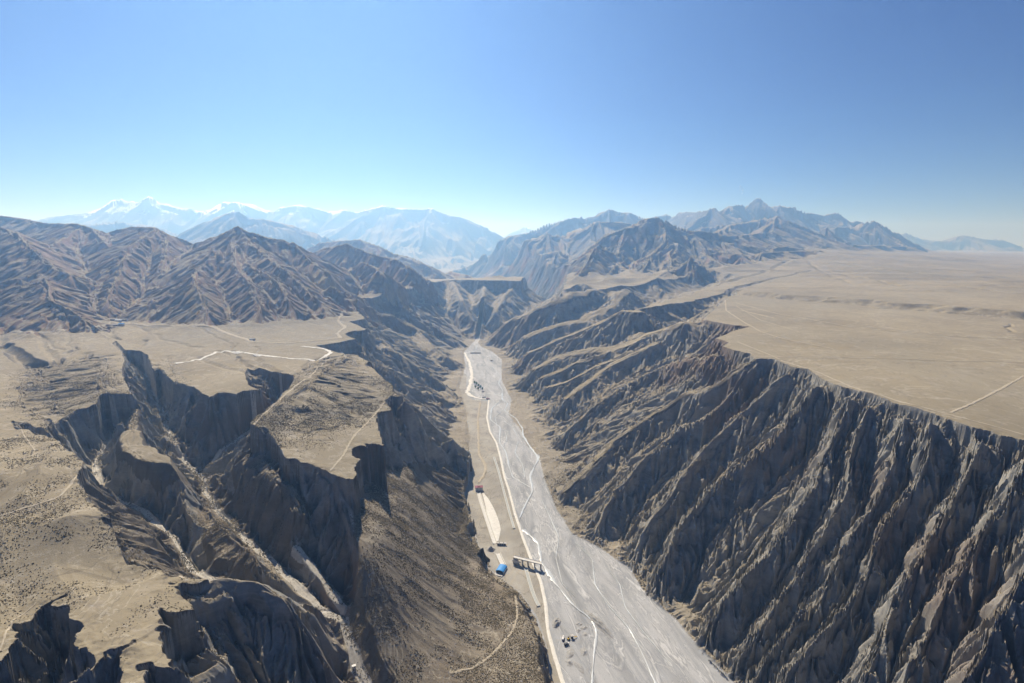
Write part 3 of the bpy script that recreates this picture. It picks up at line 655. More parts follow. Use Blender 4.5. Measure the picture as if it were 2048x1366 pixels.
# ------------------------------------------------------------------ terrain objects: one sheet split by what it is
idx = np.arange(NR * NC).reshape(NR, NC)
BEN = [atr(*p)[:2] for p in [(1105,1366),(1092,1290),(1075,1235),(1040,1185),(1008,1162),(975,1135),(955,1085),(940,1040),(930,1000),(938,960),(942,930),(938,900),(936,850),(925,805),(915,780),(925,745),(932,750),(932,790),(944,800),(974,803),(972,836),(979,864),(992,890),(1001,925),(1010,965),(1027,1028),(1044,1077),(1060,1116),(1080,1162),(1089,1207),(1095,1263),(1106,1312),(1120,1366)]]
bench = bed & inside(Xf, Yf, BEN)
region = np.where(inCf, 2, 1)
region = np.where((Tf > 0) & (mtn > .5) & (Yf < 8600), 3, region)
region = np.where((mtn > .4) & (Yf >= 6400) & (up((Tm > P).astype(f4)) > .5) & (Yf > 8600), 4, region)
region = np.where((tanf > .5) & inCf, 1, region); region = np.where((patf > .6) & (tanf < .5) & inCf, 7, region); region = np.where((sbdf < 1.2) & inCf, 6, region); region = np.where(bed, 0, region); region = np.where(bench, 5, region)
region = np.where((sdf > -40) & (sdf <= 0) & (H < Tf - 2.5) & (mtn < .5), 2, region)
fr = region[:-1, :-1]
vx = np.stack([Xf, Yf, H], -1).reshape(-1, 3).astype(f4)
def sheet(name, rid, mat):
    r, c = np.nonzero(fr == rid)
    q = np.stack([idx[r, c], idx[r, c + 1], idx[r + 1, c + 1], idx[r + 1, c]], 1)
    used, inv = np.unique(q, return_inverse=True); q = inv.reshape(q.shape)
    me = bpy.data.meshes.new(name); n = len(q)
    me.vertices.add(len(used)); me.vertices.foreach_set("co", vx[used].ravel())
    me.loops.add(4 * n); me.loops.foreach_set("vertex_index", q.ravel().astype(np.int32))
    me.polygons.add(n); me.polygons.foreach_set("loop_start", np.arange(0, 4 * n, 4, dtype=np.int32))
    me.polygons.foreach_set("use_smooth", np.ones(n, bool))
    me.update(); me.materials.append(mat)
    if rid == 0:
        fl = np.stack([vx[used, 0] - XRIV(vx[used, 1]), vx[used, 1], np.zeros(len(used))], 1).astype(f4)
        me.attributes.new("flow", 'FLOAT_VECTOR', 'POINT').data.foreach_set("vector", fl.ravel())
    o = bpy.data.objects.new(name, me); col.objects.link(o); o['kind'] = 'structure'
    return o
TERR = [
 (sheet("riverbed", 0, M_bed), "wide grey gravel river bed winding along the canyon floor", "river bed"),
 (sheet("plateau", 1, M_plateau), "flat sandy tan plateau on both sides of the canyon", "plateau"),
 (sheet("canyon_walls", 2, M_wall), "steep fluted grey canyon walls between the plateau rim and the river bed", "canyon wall"),
 (sheet("valley_bench", 5, M_bench), "brown dirt bench between the left canyon wall and the service road", "valley floor"),
 (sheet("stream_bed", 6, M_dry), "pale dry gravel stream beds in the left side canyons", "stream bed"),
 (sheet("hill_slopes", 7, M_slope), "scrubby brown slopes between the left mesa and the river", "slope"),
 (sheet("foothills", 3, M_hill), "brown bare foothills rising behind the plateau", "hills"),
 (sheet("mountains", 4, M_range), "hazy blue mountain ranges with snow patches on the horizon", "mountains")]
for o, lb, ct_ in TERR: o['label'] = lb; o['category'] = ct_
print("sheets", round(time.time() - T0, 1))
# ------------------------------------------------------------------ thin sheets laid on the ground: tracks, roads, water
rng = np.random.default_rng(7)
M_track = flat("pale_track_dust", (.40, .35, .265), .95, .12, .2)
M_road = flat("white_limestone_road", (.66, .64, .58), .9, .08, .15)
M_conc = flat("pale_concrete", (.60, .585, .54), .85, .08, .4)
M_water = flat("milky_meltwater", (.50, .53, .54), .25, .07, .05)
def smooth_line(p, step):
    p = np.array(p, float); seg = np.r_[0, np.cumsum(np.hypot(*np.diff(p[:, :2], axis=0).T))]
    n = max(4, int(seg[-1] / step)); s = np.linspace(0, seg[-1], n)
    q = np.stack([np.interp(s, seg, p[:, k]) for k in range(p.shape[1])], 1)
    for _ in range(int(max(1, min(14, 9 / step * 2)))): q[1:-1] = (q[:-2] + 2 * q[1:-1] + q[2:]) / 4
    return q
def new_mesh(name, V, F, mat, parent=None, smooth=False):
    me = bpy.data.meshes.new(name); me.from_pydata([tuple(map(float, v)) for v in V], [], [tuple(int(i) for i in f) for f in F]); me.materials.append(mat)
    if smooth: me.polygons.foreach_set("use_smooth", np.ones(len(F), bool))
    o = bpy.data.objects.new(name, me); col.objects.link(o)
    if parent: o.parent = parent
    return o
def ribbon(name, pix, width, mat, label, lift=.3, wob=.12, cat=None, wpts=None, edge=.15):
    pw = []
    for k, p in enumerate(pix):
        h = hit(*p[:2]) if wpts is None else p
        pw.append((h[0], h[1], (wpts is None and len(p) > 2 and p[2]) or width))
    d = math.hypot(np.mean([p[0] for p in pw]), np.mean([p[1] for p in pw]))
    q = smooth_line(pw, max(2.5, d * .004)); n = len(q)
    t = np.gradient(q[:, :2], axis=0); t /= np.hypot(t[:, 0], t[:, 1])[:, None] + 1e-9
    nx, ny = t[:, 1], -t[:, 0]
    ws = q[:, 2] * (.72 if mat is M_water else 1) * (1 + wob * np.interp(np.arange(n), np.arange(0, n + 7, 7), rng.normal(size=len(np.arange(0, n + 7, 7)))))
    K = 5; V = []
    for off in np.linspace(-.5, .5, K):
        e = rng.normal(size=n) * edge * ws * (abs(off) > .4)
        x = q[:, 0] + nx * (off * ws + e); y = np.maximum(q[:, 1] + ny * (off * ws + e), 235)
        V.append(np.stack([x, y, surf(x, y) + lift + d * .00025 - (abs(off) > .4) * (lift * .6)], 1))
    V = np.stack(V, 1).reshape(-1, 3); F = [(i * K + k, i * K + k + 1, (i + 1) * K + k + 1, (i + 1) * K + k) for i in range(n - 1) for k in range(K - 1)]
    o = new_mesh(name, V, F, mat, smooth=True); o['kind'] = 'structure'; o['label'] = label; o['category'] = cat or name.replace('_', ' ')
    return o
for pix, wd, lb in [
 ([(1450,601),(1452,621),(1490,646),(1520,663),(1563,677),(1666,698)], 5, "winding pale dirt track crossing the right plateau from its far corner"),
 ([(1472,606),(1556,628),(1702,654),(1812,665),(1922,674),(2048,679)], 6, "long pale dirt track below the low scarp on the right plateau"),
 ([(1505,717),(1629,716),(1757,716),(1885,722),(2048,724)], 4, "straight pale track running right from the canyon rim bend"),
 ([(1560,721),(1631,743),(1704,775),(1814,808),(1924,836),(2048,870)], 4, "pale track following the right canyon rim"),
 ([(2048,752),(1995,782),(1937,811),(1900,826)], 4, "short pale track slanting to the right rim"),
 ([(1475,684),(1520,702),(1560,719)], 3.5, "short track between two notches of the right rim"),
 ([(1483,621),(1549,637)], 8, "wide pale scrape beside the scarp track"),
 ([(1472,612),(1520,640),(1600,665)], 3, "faint track forking on the right plateau")]:
    ribbon("dirt_track", pix, wd, M_track, lb, cat="dirt track")
ribbon("road", [(-10,666),(60,664),(120,658),(190,653),(225,643),(245,647),(300,651),(350,652),(432,656),(455,667),(497,680),(504,684),(574,687)], 13, M_track, "pale road along the foot of the left foothills", .8, cat="road")
ribbon("road", [(350,727),(375,725),(415,713),(437,704),(462,703),(524,711),(586,718),(624,721),(644,717),(662,706),(649,698),(604,693)], 11, M_road, "white road with a hairpin bend on the left plateau", .8, .05, cat="road")
ribbon("road", [(574,687),(624,682),(681,676),(674,667),(691,655),(676,642),(690,622)], 11, M_track, "pale road winding up along the left rim", .8, cat="road")
for pix, wd, lb in [
 ([(791,789),(773,804),(733,847),(708,872),(698,889),(684,914),(661,942)], 3.2, "pale track running down the mesa top to its nose"),
 ([(661,715),(644,730),(619,755),(589,774),(557,802),(505,853)], 5, "dusty track along the crest of the scrubby bank"),
 ([(163,969),(120,994),(56,1014),(0,1033)], 3.5, "dusty track along the near left ridge"),
 ([(39,858),(55,880),(70,902)], 1.6, "thin footpath beside the nearest left gully"),
 ([(73,1205),(26,1239),(0,1303)], 1.4, "thin path at the lower left corner"),
 ([(240,1099),(279,1124),(369,1157),(433,1160)], 1.6, "narrow path on the near rim crest"),
 ([(1031,1191),(1035,1233),(1024,1266),(982,1312),(942,1338),(900,1348)], 3, "curved path climbing the scrubby fan"),
 ([(0,692),(60,668),(120,660)], 5, "faint track joining the left road from below"),
 ([(240,655),(190,660),(215,675)], 4, "short faint track below the settlement")]:
    ribbon("dirt_track", pix, wd, M_track, lb, cat="dirt track")
# river arms
for pix, wd, lb in [
 ([(953,690,16),(952,700,12),(946,708,8)], 12, "white rush of river water below the gorge mouth"),
 ([(983,731),(1003,754),(997,767),(1005,781),(1004,800),(1016,807),(1009,821),(1034,840),(1045,858),(1046,873),(1062,897),(1078,917),(1069,934),(1060,953),(1066,982),(1047,1018),(1040,1037)], 6, "river arm along the foot of the right wall"),
 ([(974,787,8),(1003,792,5),(1010,806,4)], 6, "short river arm crossing the bed below the trees"),
 ([(1003,800),(983,818),(981,840),(1001,855),(999,885),(1012,904),(1018,934),(1026,956),(1060,975)], 5, "left braided river arm in mid valley"),
 ([(1001,860),(1015,862),(1012,885),(1005,895)], 3, "thin braided side channel"),
 ([(1008,843),(1025,856),(1040,880)], 2.5, "faint thread of water on the mid bars"),
 ([(1047,1060,7),(1076,1086,7),(1083,1126,6),(1109,1165,7),(1148,1214,7),(1184,1240,6),(1194,1266,5.5),(1188,1310,5.5),(1184,1370,5.5)], 6, "main river arm curving past the aqueduct to the lower edge"),
 ([(1083,1000,.8),(1100,1035,2),(1118,1075,3),(1112,1116,2.4),(1125,1171,3),(1150,1195,.8)], 2.4, "river thread along the middle of the lower bed"),
 ([(1150,1085,.6),(1185,1120,1.6),(1190,1170,2.8),(1215,1210,1.8),(1260,1260,3),(1290,1320,2.4),(1312,1370,3)], 2.6, "long river thread wandering over the widest part of the bed"),
 ([(1215,1140,.6),(1240,1170,1.6),(1250,1215,2.2),(1290,1270,1.4),(1340,1330,.6)], 2, "river thread nearest the foot of the right wall"),
 ([(1005,822),(990,835),(994,852)], 3, "short loop of water on the upper bars"),
 ([(1036,884),(1030,905),(1045,930),(1050,955)], 3, "thin thread of water left of the right hand arm")]:
    ribbon("river_water", pix, wd, M_water, lb, .9, .4, edge=.12, cat="river")
# canal and valley roads
ribbon("road", [(929,706,12),(939,726,13),(944,748,14),(941,770,15),(934,785,17),(944,794,14),(963,799,10),(974,797,7)], 12, M_road, "bright white haul road under the left wall", 1.0, .05, cat="road")
ribbon("road", [(961,805),(956,836),(957,880),(958,908),(972,934),(970,948),(957,966)], 7, M_track, "brown dirt road on the bench under the left wall", .8, cat="road")
ribbon("road", [(978,800),(974,836),(980,864),(993,886),(1001,915),(1009,955),(1018,981),(1030,1028),(1046,1077),(1061,1116),(1081,1162),(1091,1207),(1096,1263),(1109,1312),(1127,1370)], 5.5, M_road, "long pale service road beside the river bed", .9, .04, edge=.03, cat="road")
def trough(name, pix, wd, h, mat, label, cat, parent=None, inner=None):
    """an open lined channel: two walls and a floor, following the ground"""
    pw = [hit(*p[:2])[:2] + (p[2] if len(p) > 2 else wd,) for p in pix]; q = smooth_line(pw, 4); n = len(q)
    t = np.gradient(q[:, :2], axis=0); t /= np.hypot(t[:, 0], t[:, 1])[:, None]
    z = surf(q[:, 0], q[:, 1]); zb = np.convolve(np.pad(z, 6, 'edge'), np.ones(13) / 13, 'valid') + .4
    prof = [(-1, -1.2), (-1, h), (-.78, h), (-.62, .25), (.62, .25), (.78, h), (1, h), (1, -1.2)]
    V = [(q[i, 0] + t[i, 1] * a * q[i, 2] / 2, q[i, 1] - t[i, 0] * a * q[i, 2] / 2, zb[i] + b) for i in range(n) for a, b in prof]; K = len(prof)
    F = [(i * K + k, (i + 1) * K + k, (i + 1) * K + k + 1, i * K + k + 1) for i in range(n - 1) for k in range(K - 1)]
    F += [tuple(range(K))[::-1], tuple((n - 1) * K + k for k in range(K))]
    root = bpy.data.objects.new(name, None); col.objects.link(root); root.location = tuple(map(float, (q[0, 0], q[0, 1], zb[0])))
    root['label'] = label; root['category'] = cat
    o = new_mesh("lining", V, F, mat, root); o.matrix_parent_inverse = root.matrix_world.inverted(); o.location = [-c for c in root.location]
    if inner:
        V = [(q[i, 0] + t[i, 1] * a * q[i, 2] / 2, q[i, 1] - t[i, 0] * a * q[i, 2] / 2, zb[i] + h * .55) for i in range(n) for a in (-.70, .70)]
        o2 = new_mesh("water", V, [(2 * i, 2 * i + 2, 2 * i + 3, 2 * i + 1) for i in range(n - 1)], inner, root); o2.location = o.location
    return root
M_canalw = flat("canal_water", (.42, .43, .40), .2, .05, .1)
trough("canal", [(988,915),(999,950),(1010,993),(1020,1030),(1028,1058)], 5, 1.6, M_conc, "narrow concrete canal left of the service road", "canal", inner=M_canalw)
trough("canal", [(1051,1137),(1060,1170),(1068,1195),(1077,1214)], 6, 1.8, M_conc, "short wide concrete canal below the aqueduct", "canal", inner=M_canalw)
trough("spillway", [(957,986),(963,1008),(972,1035),(981,1062),(990,1088)], 9, 1.8, M_conc, "long concrete spillway chute below the maroon roofed building", "spillway")
ribbon("settling_basin", [(966,987,4),(973,1000,11),(980,1018,17),(987,1040,21),(993,1058,18),(994,1072,11),(994,1084,5)], 12, M_road, "white lined settling basin beside the spillway chute", .9, .02, edge=.01, cat="basin")
trough("spillway", [(996,1108),(1001,1120),(1007,1132)], 10, 2.0, M_conc, "short concrete chute ending under the blue canopy", "spillway")

# ------------------------------------------------------------------ built things
def box(V, F, c, s, rz=0.0, taper=1.0):
    b = len(V); cz, sz = math.cos(rz), math.sin(rz)
    for z in (-.5, .5):
        k = taper if z > 0 else 1
        for y in (-.5, .5):
            for x in (-.5, .5):
                X, Y = x * s[0] * k, y * s[1] * k
                V.append((c[0] + X * cz - Y * sz, c[1] + X * sz + Y * cz, c[2] + z * s[2]))
    F += [tuple(b + i for i in f) for f in ((0, 2, 3, 1), (4, 5, 7, 6), (0, 1, 5, 4), (2, 6, 7, 3), (0, 4, 6, 2), (1, 3, 7, 5))]
def part(name, boxes, mat, parent):
    V, F = [], []
    for bx in boxes: box(V, F, *bx)
    return new_mesh(name, V, F, mat, parent)
def thing(name, loc, rz, label, cat, group=None):
    o = bpy.data.objects.new(name, None); col.objects.link(o); o.location = tuple(map(float, loc)); o.rotation_euler = (0, 0, rz)
    o['label'] = label; o['category'] = cat
    if group: o['group'] = group
    return o
M_white = flat("white_render", (.72, .71, .68), .8, .05, .5); M_maroon = flat("maroon_roof_sheet", (.20, .055, .085), .6, .1, .5)
M_glass = flat("dark_window", (.03, .035, .045), .2, .1, .5); M_blue = flat("blue_roof_sheet", (.06, .27, .62), .45, .08, .3)
M_grey = flat("weathered_concrete", (.50, .485, .45), .9, .12, .3); M_dark = flat("dark_steel", (.06, .06, .065), .6, .1, 1); M_yel = flat("yellow_machine_paint", (.55, .36, .05), .5, .08, 1)
M_pile = flat("grey_gravel_pile", (.33, .325, .31), .95, .15, .8); M_black = flat("black_rock", (.06, .058, .056), .9, .3, .5); M_rubber = flat("rubber", (.03, .03, .03), .9, .1, 1)
M_brick = flat("grey_block_wall", (.36, .33, .29), .9, .1, .8)
def ground(px, py, dz=0):
    h = hit(px, py); return (h[0], h[1], float(surf(h[0], h[1])) + dz)
def building(name, px, py, rz, L, D, Hh, wallm_, roofm, label, cat="building", storeys=2, gable=False, group=None):
    r = thing(name, ground(px, py), rz, label, cat, group)
    part("wall", [((0, 0, Hh / 2 - .5), (L, D, Hh + 1))], wallm_, r)
    if gable:
        V = [(-L/2-.4, -D/2-.4, Hh), (L/2+.4, -D/2-.4, Hh), (L/2+.4, D/2+.4, Hh), (-L/2-.4, D/2+.4, Hh), (-L/2-.4, 0, Hh + D * .28), (L/2+.4, 0, Hh + D * .28)]
        new_mesh("roof", V, [(0, 1, 5, 4), (2, 3, 4, 5), (0, 4, 3), (1, 2, 5), (0, 3, 2, 1)], roofm, r)
    else: part("roof", [((0, 0, Hh + .65), (L + 1.6, D + 1.6, .7)), ((0, D * .1, Hh + 1.4), (L * .35, D * .4, .8))], roofm, r)
    nw = max(2, int(L / 3.2))
    for s in range(storeys):
        for k in range(nw):
            x = -L / 2 + (k + .5) * L / nw; z = (s + .55) * Hh / storeys
            if s == 0 and k == nw // 2: part("door", [((x, -D / 2 - .04, 1.1), (1.2, .12, 2.2))], M_dark, r); continue
            part("window", [((x, -D / 2 - .04, z), (1.5, .12, Hh / storeys * .42))], M_glass, r)
    return r
building("gatehouse", 958, 981, .12, 17, 10, 8.5, M_white, M_maroon, "two storey white gatehouse with a maroon flat roof at the spillway head", "building")
def shed(px, py, rz, L, D, Hh, roofm, label, group=None, name="shed"):
    return building(name, px, py, rz, L, D, Hh, M_white if 'white' in label else M_brick, roofm, label, "shed" if name == "shed" else "house", 1, True, group)
# arched blue canopy
cb = thing("canopy", ground(1003, 1141), -.35, "bright blue arched canopy over the lower end of the chute", "canopy")
L, D = 15, 19; V, F = [], []; NS = 12
for i in range(NS + 1):
    a = math.pi * i / NS; V += [(-L / 2 * math.cos(a), -D / 2, 3 + 3.2 * math.sin(a)), (-L / 2 * math.cos(a), D / 2, 3 + 3.2 * math.sin(a))]
for i in range(NS): F.append((2 * i, 2 * i + 2, 2 * i + 3, 2 * i + 1))
n0 = len(V); V += [(v[0], v[1], v[2] - .25) for v in V[:]]
F += [tuple(n0 + j for j in f[::-1]) for f in F[:]]; F += [(0, 2, n0 + 2, n0)]
F += [(2 * i, n0 + 2 * i, n0 + 2 * i + 2, 2 * i + 2) for i in range(NS)] + [(2 * i + 1, 2 * i + 3, n0 + 2 * i + 3, n0 + 2 * i + 1) for i in range(NS)]
new_mesh("roof", V, F, M_blue, cb)
part("wall", [((-L / 2 + .3, 0, 1.2), (.4, D - .5, 3.6))], M_white, cb); part("wall", [((L / 2 - .3, 0, 1.2), (.4, D - .5, 3.6))], M_white, cb)
part("floor", [((0, -D / 2 - 4, .2), (L, 7, 1.0))], M_grey, cb)
# gate wall at the end of the basin
gw = thing("sluice_gate", ground(1003, 1090), -.06, "low concrete sluice gate across the end of the settling basin", "sluice gate")
part("wall", [((0, 0, 1.6), (17, 2.2, 4.5))], M_grey, gw)
for x in (-6, -2, 2, 6): part("gate", [((x, -1.3, 1.4), (2.4, .25, 2.6))], M_dark, gw)
part("walkway", [((0, .4, 4.1), (18.5, 3.2, .4))], M_conc, gw)
for x in (-4, 4): part("hoist", [((x, .2, 5.2), (1, 1, 1.6))], M_dark, gw)
# aqueduct
zb_ = float(RIVZ(850)) + 11.5
pa, pb = at(1027, 1113, zb_), at(1084, 1127, zb_)
dx_, dy_ = pb[0] - pa[0], pb[1] - pa[1]; LB = math.hypot(dx_, dy_); rz_ = math.atan2(dy_, dx_)
ab = thing("aqueduct", ((pa[0] + pb[0]) / 2, (pa[1] + pb[1]) / 2, zb_ - 11), rz_, "concrete aqueduct on piers crossing the service road and canal", "aqueduct")
part("deck", [((0, 0, 10.6), (LB, 7.4, .9))], M_conc, ab)
part("parapet", [((0, 3.55, 11.4), (LB, .35, .8))], M_conc, ab); part("parapet", [((0, -3.55, 11.4), (LB, .35, .8))], M_conc, ab)
part("deck_beam", [((0, 1.2, 9.6), (LB - 1, .8, 1.1)), ((0, -1.2, 9.6), (LB - 1, .8, 1.1))], M_grey, ab)
for k, x in enumerate((-.18, .02, .25, .46)):
    part("pier", [((x * LB, 0, 3.8), (1.8, 3.6, 10.6)), ((x * LB, 0, 8.7), (2.6, 5.0, .7))], M_grey, ab)
part("abutment", [((-LB * .42, 0, 4.4), (LB * .16, 6.5, 9.3))], M_conc, ab)
part("side_wall", [((-LB * .36, -5.2, 6.5), (LB * .3, .5, 2.6)), ((-LB * .36, -4.4, 5.4), (LB * .3, 1.6, .5))], M_white, ab)
# small buildings
hs = [(228,641,.1,22,10,5,M_grey,"long grey roofed house at the left end of the roadside settlement"),
      (238,643,-.1,26,12,6,M_white,"white roofed hall in the middle of the roadside settlement"),
      (250,642,.05,20,10,5,M_grey,"grey roofed house at the right end of the roadside settlement"),
      (243,651,.2,18,10,6,M_blue,"blue roofed white house in front of the roadside settlement"),
      (232,652,.0,16,9,4,M_grey,"low brown walled house in front of the settlement's left end")]
for px, py, rz, L, D, Hh, rm, lb in hs: shed(px, py, rz, L, D, Hh, rm, lb, "houses of the roadside settlement", "house")
for px, py, rz, L, D, Hh, rm, lb in [
 (505,681,.0,16,10,5,M_grey,"lone small shed where the plateau roads meet"),
 (968,796,.2,14,8,4,M_grey,"grey roofed shed at the lower end of the white haul road"),
 (976,799,-.1,12,7,4,M_maroon,"dark roofed shed beside the start of the service road"),
 (966,784,.3,10,6,4,M_white,"white roofed shed beside the green trees"),
 (983,722,.0,12,7,4,M_grey,"small far shed on the gravel flats near the weir")]:
    shed(px, py, rz, L, D, Hh, rm, lb, "sheds in the valley" if py > 690 else None)
hb = thing("stone_hut", ground(708, 1336), .4, "tiny pale stone hut beside the dry bed at the lower edge", "hut")
part("wall", [((0, 0, 1), (4, 2.6, 2.6))], M_conc, hb); part("roof", [((0, 0, 2.45), (4.6, 3.2, .3))], M_white, hb)
part("door", [((.8, -1.33, .9), (.9, .1, 1.8))], M_dark, hb)
wr = thing("weir", ground(951, 707), .05, "grey concrete weir with gates below the gorge mouth", "weir")
part("wall", [((0, 0, 2), (56, 5, 6))], M_grey, wr); part("walkway", [((0, 0, 6.6), (58, 3, .6))], M_conc, wr)
for x in (-20, -12, -4, 4, 12, 20): part("pier", [((x, -3.6, 3), (2, 4, 7.6))], M_conc, wr)
# lorry and machines at the gravel works
def lorry(px, py, rz, body, label):
    r = thing("lorry", ground(px, py, .1), rz, label, "lorry")
    part("chassis", [((0, 0, .9), (7.5, 2.0, .4))], M_dark, r); part("cab", [((2.9, 0, 2.0), (1.8, 2.4, 2.2), 0, .9)], M_white, r)
    part("tipper_body", [((-1.1, 0, 2.0), (5.4, 2.6, 1.9))], body, r)
    part("windscreen", [((3.75, 0, 2.4), (.15, 1.9, .8))], M_glass, r)
    for x in (2.7, -1.6, -2.9):
        for y in (-1.1, 1.1):
            V, F = [], []
            for i in range(12):
                a = 2 * math.pi * i / 12; V += [(x + .52 * math.cos(a), y - .18, .55 + .52 * math.sin(a)), (x + .52 * math.cos(a), y + .18, .55 + .52 * math.sin(a))]
            F = [(2 * i, 2 * ((i + 1) % 12), 2 * ((i + 1) % 12) + 1, 2 * i + 1) for i in range(12)] + [tuple(2 * i for i in range(12))[::-1], tuple(2 * i + 1 for i in range(12))]
            new_mesh("wheel", V, F, M_rubber, r)
    return r
lorry(1126, 1279, 1.3, M_white, "white tipper lorry parked at the gravel works")
lorry(1133, 1291, .4, M_dark, "dark bodied lorry parked nearer than the white one at the gravel works")
ex = thing("excavator", ground(1137, 1280), .8, "yellow excavator with raised arm beside the parked lorries", "excavator")
part("track", [((0, -1.3, .5), (4.2, .6, 1.0))], M_dark, ex); part("track", [((0, 1.3, .5), (4.2, .6, 1.0))], M_dark, ex)
part("body", [((-.4, 0, 1.8), (3.4, 2.6, 1.5), 0, .92)], M_yel, ex); part("cab", [((.7, .7, 2.9), (1.4, 1.1, 1.5))], M_glass, ex)
V, F = [], []
for (x0, z0, x1, z1, wd) in ((1, 2, 4.2, 4.8, .5), (4.2, 4.8, 6.4, 2.2, .4)):
    b = len(V); n_ = math.hypot(x1 - x0, z1 - z0); ux, uz = -(z1 - z0) / n_ * wd / 2, (x1 - x0) / n_ * wd / 2
    V += [(x0 - ux, y, z0 - uz) for y in (-.2, .2)] + [(x0 + ux, y, z0 + uz) for y in (-.2, .2)] + [(x1 - ux, y, z1 - uz) for y in (-.2, .2)] + [(x1 + ux, y, z1 + uz) for y in (-.2, .2)]
    F += [tuple(b + i for i in f) for f in ((0, 1, 3, 2), (4, 6, 7, 5), (0, 4, 5, 1), (2, 3, 7, 6), (0, 2, 6, 4), (1, 5, 7, 3))]
new_mesh("arm", V, F, M_yel, ex); part("bucket", [((6.5, 0, 1.6), (1.0, 1.1, 1.1), 0, 1.2)], M_dark, ex)
pl = thing("screening_plant", ground(1144, 1277), .2, "dark steel gravel screening plant with a sloping conveyor", "machine")
part("frame", [((0, 0, 1.6), (3.2, 2.4, 3.4))], M_dark, pl); part("hopper", [((0, 0, 3.9), (3.6, 3.0, 1.4), 0, 1.3)], M_grey, pl)
V = [(1.5, -.5, 3), (1.5, .5, 3), (8, -.5, .6), (8, .5, .6), (1.5, -.5, 3.4), (1.5, .5, 3.4), (8, -.5, 1), (8, .5, 1)]
new_mesh("conveyor", V, [(0, 2, 3, 1), (4, 5, 7, 6), (0, 1, 5, 4), (2, 6, 7, 3), (0, 4, 6, 2), (1, 3, 7, 5)], M_yel, pl)
# heaps and banks of gravel
def heap(name, px, py, L, D, Hh, rz, mat, label, cat, group=None, peaks=1):
    g = ground(px, py); n = 26; V, F = [], []; cz, sz = math.cos(rz), math.sin(rz)
    for j in range(n):
        for i in range(n):
            x, y = (i / (n - 1) * 2 - 1), (j / (n - 1) * 2 - 1); r = math.hypot(x, y)
            h = max(0, 1 - r) * (1 + .35 * math.sin(peaks * 3.1 * x + px) * math.cos(peaks * 2 * y + py)) + .18 * math.sin(9 * x + px) * math.sin(8 * y) * max(0, 1 - r)
            X, Y = x * L / 2, y * D / 2; wx_, wy_ = g[0] + X * cz - Y * sz, g[1] + X * sz + Y * cz
            V.append((X, Y, float(surf(wx_, wy_)) - g[2] - .6 + 1.3 * Hh * h + rng.normal() * .06 * Hh * (h > 0)))
    F = [(j * n + i, j * n + i + 1, (j + 1) * n + i + 1, (j + 1) * n + i) for j in range(n - 1) for i in range(n - 1)]
    o = new_mesh(name, V, F, mat, smooth=True); o.location = g; o.rotation_euler = (0, 0, rz); o['label'] = label; o['category'] = cat
    if group: o['group'] = group
    return o
heap("gravel_heap", 982, 1100, 20, 16, 5, 0, M_pile, "round blue grey gravel heap between sluice gate and chute", "gravel heap")
heap("rock_outcrop", 967, 1116, 26, 20, 13, .3, M_black, "black rock outcrop at the foot of the fan", "rock")
heap("gravel_heap", 1113, 1246, 14, 26, 5, -.35, M_pile, "long dark gravel heap beside the service road", "gravel heap")
for k, (px, py, L, D, Hh, lb) in enumerate([
 (1158,1248,10,8,2.6,"gravel heap farthest back at the gravel works"), (1168,1256,11,8,2.8,"gravel heap behind and right of the machines"), (1157,1262,9,7,2.4,"small gravel heap just behind the screening plant"),
 (1170,1270,10,7,2.2,"gravel heap nearest the river arm at the works"), (1140,1308,18,10,3.2,"broad gravel heap in front of the parked lorries"), (1168,1304,16,9,3,"gravel heap in front of the works beside the river arm"),
 (1139,1326,14,9,3.2,"dark gravel heap left of the nearest pit"), (1158,1334,22,8,2.8,"curved gravel heap nearest the lower edge")]):
    heap("gravel_heap", px, py, L * 1.5, D * 1.5, Hh * .6, .3 * k, M_pile, lb, "gravel heap", "gravel heaps at the works", 2)
heap("gravel_bank", 1196, 1246, 16, 78, 5, .52, M_pile, "long raised gravel bank beside the main river arm", "gravel bank", None, 5)
# trees by the white road
def tree(px, py, Hh, label):
    r = thing("tree", ground(px, py), rng.random() * 6, label, "tree", "green trees beside the white haul road")
    V, F = [], []
    for i in range(7):
        a = 2 * math.pi * i / 7; V += [(.35 * math.cos(a), .35 * math.sin(a), -.5), (.15 * math.cos(a), .15 * math.sin(a), Hh * .55)]
    F = [(2 * i, 2 * ((i + 1) % 7), 2 * ((i + 1) % 7) + 1, 2 * i + 1) for i in range(7)]
    new_mesh("trunk", V, F, M_trunk, r)
    n = 700; u_ = rng.normal(size=(n, 3)); u_ /= np.linalg.norm(u_, axis=1)[:, None]; rad = rng.random(n) ** .4
    lob = 1 + .25 * np.sin(u_[:, 0] * 5 + px) * np.cos(u_[:, 2] * 4)
    c = u_ * (rad * lob)[:, None] * np.array([Hh * .30, Hh * .30, Hh * .40]) + np.array([0, 0, Hh * .6])
    a = rng.normal(size=(n, 3)) * .42; b = rng.normal(size=(n, 3)) * .42
    V = np.concatenate([c - a, c + b, c + a, c - b], 1).reshape(-1, 3)
    new_mesh("crown", V, [(4 * i, 4 * i + 1, 4 * i + 2, 4 * i + 3) for i in range(n)], M_leaf, r)
M_trunk = flat("bark", (.12, .09, .06)); M_leaf = flat("green_leaves", (.06, .15, .045), .8, .35, .4)
for px, py, Hh, lb in [(949,768,13,"leftmost green tree of the clump by the white road"), (953,771,15,"tall green tree second from left in the clump"), (957,774,14,"green tree in the middle of the clump by the white road"),
 (951,776,11,"small green tree in front of the clump's left end"), (961,777,14,"green tree right of the clump's middle"), (956,780,11,"small green tree in front of the clump's middle"), (965,780,12,"rightmost green tree of the clump beside the sheds")]:
    tree(px, py, Hh, lb)
